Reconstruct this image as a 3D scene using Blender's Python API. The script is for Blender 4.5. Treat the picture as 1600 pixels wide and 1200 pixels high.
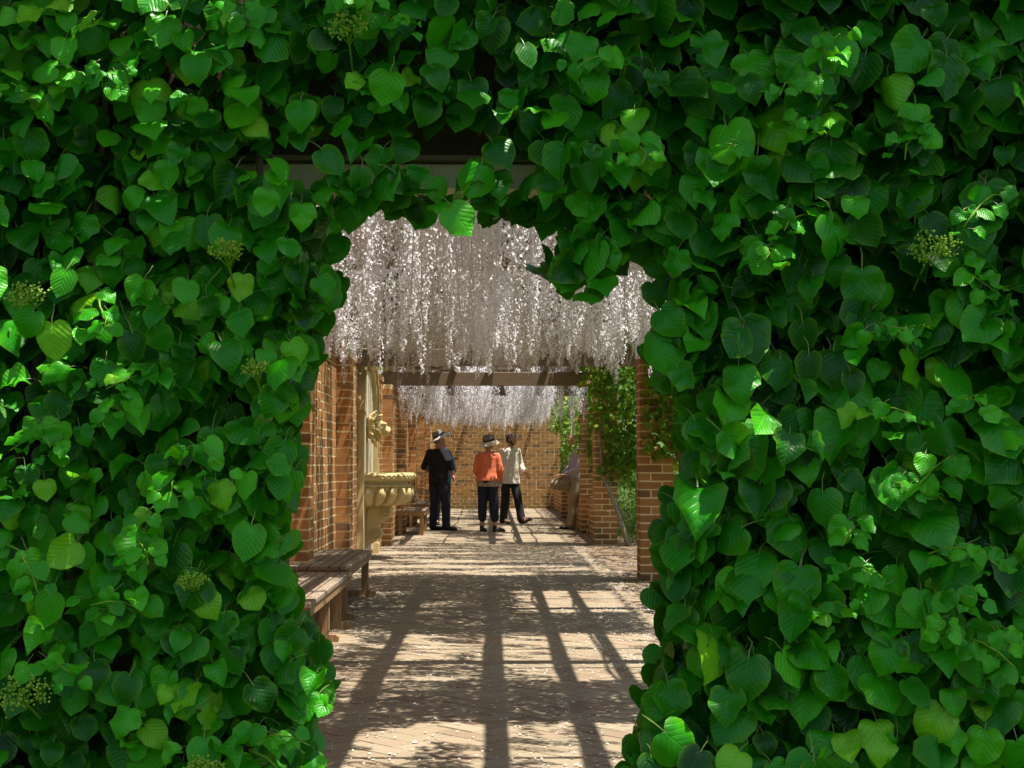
import bpy, bmesh, math, random
import numpy as np
from mathutils import Vector, Matrix, Euler, noise

random.seed(7)
rng = np.random.default_rng(7)
SC = bpy.context.scene
COL = SC.collection
PI = math.pi
for o in list(bpy.data.objects):
    bpy.data.objects.remove(o)

# ------------------------------------------------------------------ camera, sky, sun, exposure
cam_data = bpy.data.cameras.new("camera")
cam_data.sensor_width = 36.0
cam_data.lens = 36.0 * 2222 / 1600
cam_data.clip_start = 0.05
cam_data.clip_end = 2000
cam = bpy.data.objects.new("camera", cam_data)
COL.objects.link(cam)
EYE = 1.22
cam.location = (0, 0, EYE)
cam.rotation_euler = (math.radians(90 + 3.17), 0, math.radians(-0.85))
SC.camera = cam

SUN_TO = Vector((0.30, -0.13, 1.0)).normalized()
world = bpy.data.worlds.new("World")
SC.world = world
world.use_nodes = True
wn = world.node_tree.nodes
wl = world.node_tree.links
bg = wn.get("Background") or wn.new("ShaderNodeBackground")
sky = wn.new("ShaderNodeTexSky")
sky.sky_type = 'NISHITA'
sky.sun_disc = False
sky.sun_elevation = math.asin(SUN_TO.z)
sky.sun_rotation = math.atan2(SUN_TO.x, SUN_TO.y)
sky.air_density = 1.0
sky.dust_density = 1.5
wl.new(sky.outputs[0], bg.inputs[0])
bg.inputs[1].default_value = 0.09

sun_data = bpy.data.lights.new("sun", 'SUN')
sun_data.energy = 5.0
sun_data.angle = math.radians(0.55)
sun_data.color = (1.0, 0.95, 0.86)
sun = bpy.data.objects.new("sun", sun_data)
COL.objects.link(sun)
sun.location = (6, -4, 20)
sun.rotation_euler = SUN_TO.to_track_quat('Z', 'Y').to_euler()

SC.view_settings.view_transform = 'Standard'
SC.view_settings.look = 'None'
SC.view_settings.gamma = 1.0
SC.view_settings.use_curve_mapping = False
SC.view_settings.exposure = 0.95


# ------------------------------------------------------------------ helpers: objects
def tag(o, label=None, cat=None, group=None, kind=None):
    if label: o["label"] = label
    if cat: o["category"] = cat
    if group: o["group"] = group
    if kind: o["kind"] = kind
    return o


def empty(name, loc=(0, 0, 0), label=None, cat=None, group=None):
    o = bpy.data.objects.new(name, None)
    o.empty_display_size = 0.2
    COL.objects.link(o)
    o.location = loc
    return tag(o, label, cat, group)


def link(name, me, parent=None, mw=None):
    """links a mesh given in world coordinates (or placed by mw) under its parent"""
    o = bpy.data.objects.new(name, me)
    COL.objects.link(o)
    pw = Matrix.Identity(4)
    if parent is not None:
        o.parent = parent
        pw = WORLD.get(parent.name) or parent_world(parent)
    m = mw if mw is not None else Matrix.Identity(4)
    o.matrix_local = pw.inverted() @ m if parent is not None else m
    WORLD[o.name] = m
    return o


WORLD = {}


def parent_world(p):
    m = Matrix.LocRotScale(p.location, p.rotation_euler, p.scale)
    if p.parent is not None:
        m = parent_world(p.parent) @ m
    return m


class MB:
    """collects polygons, with a tone (and rim) per vertex, and links them as ONE mesh"""
    def __init__(self):
        self.v, self.f, self.t, self.r, self.uv = [], [], [], [], []

    def add(self, verts, faces, tone=0.5, rim=0.0):
        b = len(self.v)
        self.v.extend(verts)
        self.f.extend([tuple(i + b for i in f) for f in faces])
        self.t.extend([tone] * len(verts))
        self.r.extend([rim] * len(verts))
        return b

    def box(self, c, s, rot=None, tone=0.5, ch=0.0):
        hx, hy, hz = s[0] / 2, s[1] / 2, s[2] / 2
        c = Vector(c)
        if ch:
            vs = [(-hx, -hy, -hz), (hx, -hy, -hz), (hx, hy, -hz), (-hx, hy, -hz),
                  (-hx, -hy, hz - ch), (hx, -hy, hz - ch), (hx, hy, hz - ch), (-hx, hy, hz - ch),
                  (-hx + ch, -hy + ch, hz), (hx - ch, -hy + ch, hz), (hx - ch, hy - ch, hz), (-hx + ch, hy - ch, hz)]
            fs = [(3, 2, 1, 0), (0, 1, 5, 4), (1, 2, 6, 5), (2, 3, 7, 6), (3, 0, 4, 7),
                  (4, 5, 9, 8), (5, 6, 10, 9), (6, 7, 11, 10), (7, 4, 8, 11), (8, 9, 10, 11)]
        else:
            vs = [(-hx, -hy, -hz), (hx, -hy, -hz), (hx, hy, -hz), (-hx, hy, -hz),
                  (-hx, -hy, hz), (hx, -hy, hz), (hx, hy, hz), (-hx, hy, hz)]
            fs = [(3, 2, 1, 0), (4, 5, 6, 7), (0, 1, 5, 4), (1, 2, 6, 5), (2, 3, 7, 6), (3, 0, 4, 7)]
        if rot is not None:
            vs = [tuple(c + rot @ Vector(p)) for p in vs]
        else:
            vs = [(c.x + p[0], c.y + p[1], c.z + p[2]) for p in vs]
        self.add(vs, fs, tone)

    def tube(self, pts, radii, n=8, tone=0.5, cap=True):
        pts = [Vector(p) for p in pts]
        if not hasattr(radii, '__len__'):
            radii = [radii] * len(pts)
        rings = []
        ref = Vector((0.3, 0.2, 1)).normalized()
        for i, p in enumerate(pts):
            d = (pts[min(i + 1, len(pts) - 1)] - pts[max(i - 1, 0)])
            if d.length < 1e-9: d = Vector((0, 0, 1))
            d.normalize()
            u = d.cross(ref)
            if u.length < 0.05: u = d.cross(Vector((1, 0, 0)))
            u.normalize()
            w = d.cross(u)
            rings.append([tuple(p + (u * math.cos(2 * PI * k / n) + w * math.sin(2 * PI * k / n)) * radii[i]) for k in range(n)])
        vs = [q for r in rings for q in r]
        fs = []
        for i in range(len(pts) - 1):
            for k in range(n):
                a, b = i * n + k, i * n + (k + 1) % n
                fs.append((a, b, b + n, a + n))
        if cap:
            fs.append(tuple(range(n - 1, -1, -1)))
            fs.append(tuple((len(pts) - 1) * n + k for k in range(n)))
        self.add(vs, fs, tone)

    def lathe(self, prof, c, n=24, a0=0.0, a1=2 * PI, mod=None, tone=0.5):
        """prof: list of (r, z); mod(angle, r, z, i) -> r"""
        full = abs((a1 - a0) - 2 * PI) < 1e-6
        cols = n if full else n + 1
        vs = []
        for i, (r, z) in enumerate(prof):
            for k in range(cols):
                a = a0 + (a1 - a0) * k / n
                rr = mod(a, r, z, i) if mod else r
                vs.append((c[0] + rr * math.cos(a), c[1] + rr * math.sin(a), c[2] + z))
        fs = []
        for i in range(len(prof) - 1):
            for k in range(n):
                a, b = i * cols + k, i * cols + (k + 1) % cols
                fs.append((a, b, b + cols, a + cols))
        self.add(vs, fs, tone)

    def prism(self, outline, axis_a, axis_b, axis_n, origin, depth, tone=0.5):
        """outline [(a,b)] extruded along axis_n by depth"""
        o, A, B, N = Vector(origin), Vector(axis_a), Vector(axis_b), Vector(axis_n)
        n = len(outline)
        vs = [tuple(o + A * a + B * b) for a, b in outline] + [tuple(o + A * a + B * b + N * depth) for a, b in outline]
        fs = [tuple(range(n - 1, -1, -1)), tuple(range(n, 2 * n))]
        for k in range(n):
            fs.append((k, (k + 1) % n, (k + 1) % n + n, k + n))
        self.add(vs, fs, tone)

    def mesh(self, name, m, smooth=False, recalc=False):
        me = bpy.data.meshes.new(name)
        me.from_pydata(self.v, [], self.f)
        a = me.attributes.new("tone", 'FLOAT', 'POINT')
        a.data.foreach_set("value", np.asarray(self.t, dtype=np.float32))
        if any(self.r):
            a = me.attributes.new("rim", 'FLOAT', 'POINT')
            a.data.foreach_set("value", np.asarray(self.r, dtype=np.float32))
        if m is not None: me.materials.append(m)
        if recalc:
            bm = bmesh.new(); bm.from_mesh(me)
            bmesh.ops.recalc_face_normals(bm, faces=bm.faces)
            bm.to_mesh(me); bm.free()
        if smooth:
            me.polygons.foreach_set("use_smooth", [True] * len(me.polygons))
        me.update()
        return me

    def build(self, name, m, parent=None, smooth=False, recalc=False, kind=None, label=None):
        o = link(name, self.mesh(name, m, smooth, recalc), parent)
        if kind: o["kind"] = kind
        if label: o["label"] = label
        return o


def np_mesh(name, V, F, m, attrs=None, uv=None, smooth=True):
    """V (n,3), F (k,4) or (k,3) numpy arrays -> mesh; fast"""
    me = bpy.data.meshes.new(name)
    k, w = F.shape
    me.vertices.add(len(V)); me.loops.add(k * w); me.polygons.add(k)
    me.vertices.foreach_set("co", np.ascontiguousarray(V, dtype=np.float32).ravel())
    me.loops.foreach_set("vertex_index", np.ascontiguousarray(F, dtype=np.int32).ravel())
    me.polygons.foreach_set("loop_start", np.arange(0, k * w, w, dtype=np.int32))
    me.polygons.foreach_set("loop_total", np.full(k, w, dtype=np.int32))
    if smooth: me.polygons.foreach_set("use_smooth", np.ones(k, dtype=bool))
    for nm, arr in (attrs or {}).items():
        a = me.attributes.new(nm, 'FLOAT', 'POINT')
        a.data.foreach_set("value", np.ascontiguousarray(arr, dtype=np.float32))
    if uv is not None:
        l = me.uv_layers.new(name="UVMap")
        l.data.foreach_set("uv", np.ascontiguousarray(uv[F.ravel()], dtype=np.float32).ravel())
    me.materials.append(m)
    me.update(); me.validate()
    return me


def scatter(base_list, mats, which, tones):
    """base_list: [(V,F,uv,rim)]; mats (n,4,4); which (n,) -> joined V,F,attrs,uv"""
    Vs, Fs, Ts, Rs, Us, off = [], [], [], [], [], 0
    for b, (V, F, uv, rim) in enumerate(base_list):
        idx = np.nonzero(which == b)[0]
        if not len(idx): continue
        M = mats[idx]
        W = np.einsum('nij,vj->nvi', M[:, :3, :3], V) + M[:, None, :3, 3]
        n, nv = len(idx), len(V)
        Vs.append(W.reshape(-1, 3))
        Fs.append((F[None] + (np.arange(n) * nv)[:, None, None]).reshape(-1, F.shape[1]) + off)
        Ts.append(np.repeat(tones[idx], nv))
        Rs.append(np.tile(rim, n))
        Us.append(np.tile(uv, (n, 1)))
        off += n * nv
    return np.concatenate(Vs), np.concatenate(Fs), {"tone": np.concatenate(Ts), "rim": np.concatenate(Rs)}, np.concatenate(Us)


# ------------------------------------------------------------------ helpers: materials
class NT:
    def __init__(self, name):
        self.m = bpy.data.materials.new(name)
        self.m.use_nodes = True
        self.t = self.m.node_tree
        self.b = self.t.nodes["Principled BSDF"]
        self.out = self.t.nodes["Material Output"]
        self.geo = None

    def n(self, typ, ins=None, **props):
        nd = self.t.nodes.new(typ)
        for k, v in props.items(): setattr(nd, k, v)
        for k, v in (ins or {}).items(): self.set(nd, k, v)
        return nd

    def set(self, nd, key, v):
        s = nd.inputs[key]
        if isinstance(v, bpy.types.NodeSocket): self.t.links.new(v, s)
        elif isinstance(v, bpy.types.Node): self.t.links.new(v.outputs[0], s)
        else:
            if s.type == 'RGBA' and len(v) == 3: v = (*v, 1)
            s.default_value = v

    def pos(self):
        if self.geo is None: self.geo = self.n('ShaderNodeNewGeometry')
        return self.geo.outputs['Position']

    def attr(self, name):
        return self.n('ShaderNodeAttribute', attribute_name=name).outputs['Fac']

    def noise(self, scale, detail=4, rough=0.55, vec=None, dist=0.0):
        return self.n('ShaderNodeTexNoise', {'Vector': vec if vec is not None else self.pos(), 'Scale': scale, 'Detail': detail, 'Roughness': rough, 'Distortion': dist}).outputs[0]

    def stretch(self, s):
        return self.n('ShaderNodeMapping', {'Vector': self.pos(), 'Scale': s}).outputs[0]

    def ramp(self, fac, stops):
        r = self.n('ShaderNodeValToRGB', {'Fac': fac})
        e = r.color_ramp.elements
        while len(e) < len(stops): e.new(0.5)
        for k, (p, c) in enumerate(stops):
            e[k].position = p
            e[k].color = (*c, 1) if len(c) == 3 else c
        return r.outputs[0]

    def mix(self, fac, a, b, mode='MIX'):
        x = self.n('ShaderNodeMix', data_type='RGBA', blend_type=mode)
        self.set(x, 0, fac)
        self.set(x, 6, a)
        self.set(x, 7, b)
        return x.outputs[2]

    def math(self, op, a, b=0.0, c=0.0, clamp=False):
        x = self.n('ShaderNodeMath', operation=op, use_clamp=clamp)
        self.set(x, 0, a); self.set(x, 1, b); self.set(x, 2, c)
        return x.outputs[0]

    def bump(self, h, strength=0.3, dist=0.01):
        self.set(self.b, 'Normal', self.n('ShaderNodeBump', {'Height': h, 'Strength': strength, 'Distance': dist}).outputs[0])

    def done(self, color=None, rough=0.8, spec=0.3):
        if color is not None: self.set(self.b, 'Base Color', color)
        self.set(self.b, 'Roughness', rough)
        self.set(self.b, 'Specular IOR Level', spec)
        return self.m

    def leafy(self, color, trans_color, amount=0.35, rough=0.45, spec=0.4):
        self.done(color, rough, spec)
        tr = self.n('ShaderNodeBsdfTranslucent', {'Color': trans_color})
        nrm = self.b.inputs['Normal']
        mx = self.n('ShaderNodeMixShader')
        mx.inputs[0].default_value = amount
        self.t.links.new(self.b.outputs[0], mx.inputs[1])
        self.t.links.new(tr.outputs[0], mx.inputs[2])
        self.t.links.new(mx.outputs[0], self.out.inputs['Surface'])
        return self.m


def mat_brick(name, stops, dirt=(0.10, 0.075, 0.05), moss=None):
    k = NT(name)
    c = k.ramp(k.attr("tone"), stops)
    n1 = k.noise(9, 5, 0.65)
    c = k.mix(k.math('MULTIPLY', n1, 0.35), c, dirt)
    n2 = k.noise(120, 3, 0.6)
    c = k.mix(k.math('MULTIPLY', n2, 0.4), c, k.mix(0.5, c, (0.62, 0.42, 0.25)))
    lime = k.math('MULTIPLY', k.math('SUBTRACT', k.noise(2.6, 6, 0.7, k.stretch((1, 1, .45))), 0.54, clamp=True), 2.6, clamp=True)
    c = k.mix(k.math('MULTIPLY', lime, 0.5), c, (0.50, 0.39, 0.26))
    if moss:
        z = k.n('ShaderNodeSeparateXYZ', {0: k.pos()}).outputs[2]
        f = k.math('MULTIPLY', k.math('SUBTRACT', 1.0, k.math('DIVIDE', z, 0.5), clamp=True), k.noise(3, 4), clamp=True)
        c = k.mix(f, c, moss)
    k.bump(k.math('ADD', k.math('MULTIPLY', n2, 0.5), n1), 0.5, 0.006)
    return k.done(c, 0.9, 0.2)


M = {}
M['brick'] = mat_brick('red_brick', [(0.0, (0.075, 0.035, 0.024)), (0.12, (0.26, 0.110, 0.035)), (0.5, (0.44, 0.185, 0.050)), (0.8, (0.54, 0.25, 0.07)), (1.0, (0.56, 0.33, 0.12))], moss=(0.12, 0.10, 0.05))
M['brick_far'] = mat_brick('ochre_brick', [(0.0, (0.06, 0.04, 0.028)), (0.1, (0.17, 0.080, 0.022)), (0.5, (0.32, 0.155, 0.034)), (0.8, (0.40, 0.205, 0.05)), (1.0, (0.40, 0.24, 0.10))], moss=(0.15, 0.14, 0.05))

k = NT('mortar')
c = k.mix(k.noise(14, 4), (0.88, 0.72, 0.45), (0.76, 0.60, 0.35))
k.bump(k.noise(160, 3), 0.4, 0.004)
M['mortar'] = k.done(c, 0.95, 0.1)

M['gap_shade_wall'] = mat_brick('gap_shade_brick', [(0.0, (0.035, 0.028, 0.02)), (0.5, (0.05, 0.038, 0.026)), (1.0, (0.07, 0.05, 0.035))], (0.03, 0.03, 0.02))  # near-black tones painted in as the shade behind the leaf gaps

k = NT('limestone')
n1 = k.noise(5, 6, 0.6)
n2 = k.noise(60, 4, 0.6)
n3 = k.noise(3.0, 3, 0.5, k.stretch((6, 6, 0.7)))
c = k.mix(n1, (0.64, 0.50, 0.22), (0.50, 0.36, 0.12))
c = k.mix(k.math('MULTIPLY', n3, 0.45), c, (0.24, 0.19, 0.11))
c = k.mix(k.math('MULTIPLY', n2, 0.25), c, (0.70, 0.63, 0.48))
k.bump(k.math('ADD', n2, n1), 0.35, 0.006)
M['stone'] = k.done(c, 0.85, 0.2)

k = NT('weathered_timber')
g = k.noise(10, 6, 0.7, k.stretch((9, 0.7, 9)))
g2 = k.noise(60, 4, 0.6, k.stretch((4, 0.6, 4)))
c = k.ramp(g, [(0.25, (0.13, 0.088, 0.055)), (0.5, (0.27, 0.20, 0.135)), (0.75, (0.42, 0.34, 0.25))])
c = k.mix(k.math('MULTIPLY', g2, 0.35), c, (0.30, 0.26, 0.21))
k.bump(g2, 0.4, 0.004)
M['bench'] = k.done(c, 0.75, 0.25)

k = NT('bench_leg_timber')
g = k.noise(10, 6, 0.7, k.stretch((9, 9, 0.7)))
c = k.ramp(g, [(0.25, (0.16, 0.085, 0.035)), (0.5, (0.31, 0.185, 0.085)), (0.75, (0.42, 0.28, 0.15))])
k.bump(g, 0.4, 0.004)
M['bench_leg'] = k.done(c, 0.75, 0.25)

k = NT('pergola_timber')
g = k.noise(8, 5, 0.65, k.stretch((0.6, 7, 7)))
c = k.ramp(g, [(0.2, (0.13, 0.088, 0.058)), (0.5, (0.20, 0.140, 0.095)), (0.8, (0.26, 0.19, 0.135))])
k.bump(g, 0.25, 0.004)
M['beam'] = k.done(c, 0.7, 0.3)

k = NT('cream_render')
c = k.mix(k.noise(8, 5), (0.66, 0.58, 0.42), (0.48, 0.41, 0.28))
k.bump(k.noise(50, 4), 0.3, 0.005)
M['render'] = k.done(c, 0.85, 0.2)

k = NT('clay_paver')
c = k.ramp(k.attr("tone"), [(0.0, (0.19, 0.125, 0.078)), (0.25, (0.29, 0.205, 0.122)), (0.5, (0.29, 0.232, 0.145)), (0.75, (0.34, 0.285, 0.185)), (1.0, (0.29, 0.17, 0.11))])
n1 = k.noise(2.2, 5, 0.6)
n2 = k.noise(75, 4, 0.65)
c = k.mix(k.math('MULTIPLY', n1, 0.55), c, (0.16, 0.12, 0.085))
st = k.math('MULTIPLY', k.math('SUBTRACT', k.noise(0.9, 6, 0.7), 0.48, clamp=True), 3.0, clamp=True)
c = k.mix(k.math('MULTIPLY', st, 0.6), c, (0.11, 0.095, 0.065))
c = k.mix(k.math('MULTIPLY', n2, 0.35), c, (0.46, 0.37, 0.27))
k.bump(n2, 0.4, 0.004)
M['paver'] = k.done(c, 0.85, 0.25)

k = NT('paving_sand')
c = k.mix(k.noise(30, 4), (0.13, 0.09, 0.06), (0.24, 0.17, 0.115))
M['sand'] = k.done(c, 0.95, 0.1)

k = NT('gravel_soil')
n2 = k.noise(60, 5, 0.7)
n1 = k.noise(6, 4)
c = k.ramp(n2, [(0.3, (0.13, 0.082, 0.048)), (0.5, (0.25, 0.17, 0.105)), (0.7, (0.42, 0.33, 0.23))])
c = k.mix(k.math('MULTIPLY', n1, 0.4), c, (0.22, 0.15, 0.09))
k.bump(n2, 0.9, 0.015)
M['soil'] = k.done(c, 0.95, 0.1)

k = NT('lawn')
c = k.mix(k.noise(2, 5), (0.045, 0.085, 0.016), (0.09, 0.13, 0.03))
c = k.mix(k.math('MULTIPLY', k.noise(80, 3), 0.5), c, (0.03, 0.05, 0.012))
k.bump(k.noise(90, 3), 0.8, 0.03)
M['lawn'] = k.done(c, 0.95, 0.1)

k = NT('ground_earth')
c = k.mix(k.noise(4, 5), (0.16, 0.11, 0.07), (0.26, 0.19, 0.12))
k.bump(k.noise(40, 4), 0.6, 0.02)
M['earth'] = k.done(c, 0.95, 0.1)

# climbing hydrangea leaf: veins from the leaf's own uv
k = NT('hydrangea_leaf')
uvn = k.n('ShaderNodeTexCoord').outputs['UV']
sx = k.n('ShaderNodeSeparateXYZ', {0: uvn})
ax = k.math('ABSOLUTE', k.math('SUBTRACT', sx.outputs[0], 0.5))
lat = k.math('SUBTRACT', sx.outputs[1], k.math('MULTIPLY', ax, 0.95))
sw = k.math('ABSOLUTE', k.math('SINE', k.math('MULTIPLY', lat, 19.0)))
vein = k.math('SUBTRACT', 1.0, k.math('MULTIPLY', sw, 3.6), clamp=True)
mid = k.math('SUBTRACT', 1.0, k.math('MULTIPLY', ax, 42.0), clamp=True)
veins = k.math('MAXIMUM', k.math('MULTIPLY', vein, 0.7), mid)
tone = k.attr("tone")
rim = k.attr("rim")
c = k.ramp(tone, [(0.0, (0.003, 0.045, 0.001)), (0.3, (0.009, 0.150, 0.002)), (0.55, (0.028, 0.330, 0.003)), (0.8, (0.085, 0.520, 0.005)), (1.0, (0.26, 0.62, 0.015))])
n1 = k.noise(26, 4, 0.6)
c = k.mix(k.math('MULTIPLY', n1, 0.30), c, (0.012, 0.12, 0.002))
rimf = k.math('POWER', k.math('MINIMUM', rim, 1.0), 4.0)
c = k.mix(k.math('MULTIPLY', rimf, 0.55), c, (0.13, 0.34, 0.008))
c = k.mix(k.math('MULTIPLY', veins, 0.22), c, (0.10, 0.28, 0.02))
c = k.mix(k.math('SUBTRACT', rim, 1.0, clamp=True), c, (0.20, 0.26, 0.06))
blot = k.math('MULTIPLY', k.math('GREATER_THAN', k.noise(13, 4, 0.7), 0.66), 0.35)
c = k.mix(blot, c, (0.11, 0.13, 0.015))
k.bump(k.math('ADD', k.math('MULTIPLY', veins, -1.0), k.math('MULTIPLY', sw, 0.6)), 0.30, 0.003)
M['leaf'] = k.leafy(c, k.mix(0.5, c, (0.20, 0.55, 0.003)), 0.14, 0.36, 0.30)


def mat_foliage(name, stops, trans, amount=0.35, rough=0.5):
    k = NT(name)
    c = k.ramp(k.attr("tone"), stops)
    c = k.mix(k.math('MULTIPLY', k.noise(18, 3), 0.3), c, stops[0][1])
    return k.leafy(c, k.mix(0.5, c, trans), amount, rough, 0.35)


M['creeper'] = mat_foliage('creeper_leaf', [(0.0, (0.03, 0.12, 0.008)), (0.4, (0.08, 0.22, 0.012)), (0.75, (0.20, 0.34, 0.018)), (0.93, (0.38, 0.38, 0.03)), (1.0, (0.42, 0.20, 0.04))], (0.45, 0.60, 0.02), 0.42)
M['shrub'] = mat_foliage('shrub_leaf', [(0.0, (0.025, 0.075, 0.016)), (0.5, (0.05, 0.125, 0.02)), (1.0, (0.12, 0.21, 0.03))], (0.30, 0.45, 0.03), 0.4)
M['tree'] = mat_foliage('tree_leaf', [(0.0, (0.03, 0.07, 0.015)), (0.5, (0.05, 0.11, 0.02)), (1.0, (0.10, 0.17, 0.03))], (0.22, 0.34, 0.03), 0.3)
M['wist_leaf'] = mat_foliage('wisteria_leaf', [(0.0, (0.10, 0.09, 0.035)), (0.5, (0.15, 0.17, 0.035)), (1.0, (0.26, 0.27, 0.05))], (0.42, 0.42, 0.06), 0.4)
M['bud'] = mat_foliage('hydrangea_bud', [(0.0, (0.16, 0.36, 0.02)), (0.5, (0.30, 0.52, 0.03)), (1.0, (0.52, 0.66, 0.10))], (0.4, 0.5, 0.05), 0.2)

k = NT('wisteria_flower')
c = k.ramp(k.attr("tone"), [(0.0, (0.56, 0.44, 0.41)), (0.3, (0.78, 0.69, 0.68)), (0.7, (0.88, 0.86, 0.90)), (1.0, (0.90, 0.90, 0.93))])
M['flower'] = k.leafy(c, (0.94, 0.91, 0.92), 0.50, 0.6, 0.2)

k = NT('petal')
c = k.ramp(k.attr("tone"), [(0.0, (0.55, 0.44, 0.38)), (0.5, (0.72, 0.65, 0.6)), (1.0, (0.82, 0.78, 0.74))])
M['petal'] = k.done(c, 0.7, 0.2)

k = NT('bark')
g = k.noise(14, 6, 0.7, k.stretch((3, 3, 0.8)))
c = k.ramp(g, [(0.3, (0.13, 0.10, 0.075)), (0.55, (0.32, 0.27, 0.22)), (0.75, (0.46, 0.41, 0.35))])
k.bump(g, 0.7, 0.012)
M['bark'] = k.done(c, 0.9, 0.15)


def mat_cloth(name, c1, c2, rough=0.85, scale=30, pattern=None):
    k = NT(name)
    c = k.mix(k.noise(scale, 4, 0.6), c1, c2)
    if pattern:
        n = k.noise(pattern[0], 2, 0.5)
        c = k.mix(k.math('GREATER_THAN', n, pattern[1]), c, pattern[2])
    k.bump(k.noise(400, 2), 0.2, 0.002)
    return k.done(c, rough, 0.25)


M['skin'] = mat_cloth('skin', (0.50, 0.26, 0.18), (0.44, 0.21, 0.14), 0.55, 14)
M['hair'] = mat_cloth('grey_hair', (0.30, 0.27, 0.24), (0.18, 0.15, 0.13), 0.6, 90)
M['dark_hair'] = mat_cloth('dark_hair', (0.05, 0.035, 0.025), (0.09, 0.06, 0.04), 0.55, 90)
M['black'] = mat_cloth('black_knit', (0.012, 0.011, 0.014), (0.022, 0.02, 0.024))
M['denim'] = mat_cloth('dark_denim', (0.030, 0.033, 0.055), (0.016, 0.018, 0.032))
M['navy'] = mat_cloth('navy_cotton', (0.022, 0.028, 0.055), (0.012, 0.016, 0.034))
M['blackcotton'] = mat_cloth('black_cotton', (0.016, 0.016, 0.018), (0.028, 0.028, 0.03))
M['orange'] = mat_cloth('orange_knit', (0.74, 0.20, 0.10), (0.64, 0.15, 0.07), 0.9, 60)
M['floral'] = mat_cloth('floral_hem', (0.30, 0.25, 0.19), (0.40, 0.36, 0.28), 0.9, 70, (50, 0.55, (0.12, 0.11, 0.10)))
M['beige'] = mat_cloth('pale_shirt', (0.72, 0.64, 0.53), (0.64, 0.56, 0.45))
M['teal'] = mat_cloth('teal_shirt', (0.02, 0.22, 0.42), (0.015, 0.16, 0.33))
M['check'] = mat_cloth('pale_check', (0.46, 0.40, 0.46), (0.40, 0.33, 0.40), 0.85, 40, (60, 0.58, (0.30, 0.24, 0.34)))
M['khaki'] = mat_cloth('khaki_cotton', (0.33, 0.255, 0.15), (0.27, 0.205, 0.12))
M['shoe'] = mat_cloth('black_leather', (0.014, 0.013, 0.013), (0.03, 0.027, 0.025), 0.45)
M['shoe_brown'] = mat_cloth('brown_leather', (0.07, 0.045, 0.028), (0.11, 0.075, 0.05), 0.5)
M['hat_grey'] = mat_cloth('grey_felt', (0.13, 0.125, 0.11), (0.20, 0.19, 0.17), 0.9, 40)
M['hat_light'] = mat_cloth('pale_brim', (0.62, 0.58, 0.51), (0.50, 0.46, 0.40), 0.9, 40)
M['straw'] = mat_cloth('straw', (0.62, 0.55, 0.40), (0.50, 0.43, 0.29), 0.85, 80)
M['cap'] = mat_cloth('brown_cap', (0.15, 0.10, 0.08), (0.20, 0.145, 0.115), 0.85, 40)
M['lavender'] = mat_cloth('blue_grey_sun_patch', (0.20, 0.27, 0.42), (0.27, 0.34, 0.50), 0.85, 30)  # pale tone painted in place of sunlight on a shoulder


# ------------------------------------------------------------------ ground
def sheet(name, x0, x1, y0, y1, z, m, kind='structure'):
    b = MB()
    b.add([(x0, y0, z), (x1, y0, z), (x1, y1, z), (x0, y1, z)], [(0, 1, 2, 3)])
    o = b.build(name, m)
    if kind: o['kind'] = kind
    return o


ground = sheet('ground', -400, 400, -400, 600, -0.062, M['lawn'])
front = sheet('front_lawn', -6, 6, -5, 3.9, -0.052, M['lawn'])
soil = sheet('garden_soil', 1.36, 2.6, 4.2, 38.4, -0.004, M['soil'])

# paving: herringbone clay pavers laid at 45 degrees
PX0, PX1, PY0, PY1 = -1.60, 1.36, 4.2, 38.1
paving = sheet('paving', PX0, PX1, PY0, PY1, -0.007, M['sand'])
WORLD[paving.name] = Matrix.Identity(4)


def clip_poly(p, x0, x1, y0, y1):
    def cl(p, f, inter):
        out = []
        for i in range(len(p)):
            a, b = p[i], p[(i + 1) % len(p)]
            ia, ib = f(a), f(b)
            if ia: out.append(a)
            if ia != ib: out.append(inter(a, b))
        return out
    for ax, lim, sgn in ((0, x0, 1), (0, x1, -1), (1, y0, 1), (1, y1, -1)):
        if not p: return p
        p = cl(p, lambda q: (q[ax] - lim) * sgn >= 0,
               lambda a, b: tuple(a[j] + (b[j] - a[j]) * (lim - a[ax]) / (b[ax] - a[ax]) for j in (0, 1)))
    return p


L, W_ = 0.24, 0.12
pavers = []
c45 = math.cos(PI / 4)
# herringbone lattice: horizontal brick at (k*W + m*2L?, k*W) ; vertical partner beside it
for kk in range(-20, 420):
    for mm in range(-160, 160):
        bx = kk * W_ + mm * 2 * L
        by = kk * W_
        # quick reject by centre
        for (ox, oy, w, h) in ((0, 0, L, W_), (L, -W_, W_, L)):
            x0, y0 = bx + ox, by + oy
            cx, cy = x0 + w / 2, y0 + h / 2
            X = (cx - cy) * c45
            Y = (cx + cy) * c45
            if X < PX0 - .2 or X > PX1 + .2 or Y < PY0 - .2 or Y > PY1 + .2: continue
            g = 0.004
            q = [(x0 + g, y0 + g), (x0 + w - g, y0 + g), (x0 + w - g, y0 + h - g), (x0 + g, y0 + h - g)]
            q = [((p[0] - p[1]) * c45, (p[0] + p[1]) * c45) for p in q]
            q = clip_poly(q, PX0 + .005, PX1 - .005, PY0 + .005, PY1 - .005)
            if len(q) >= 3:
                pavers.append((X, Y, q))


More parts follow.
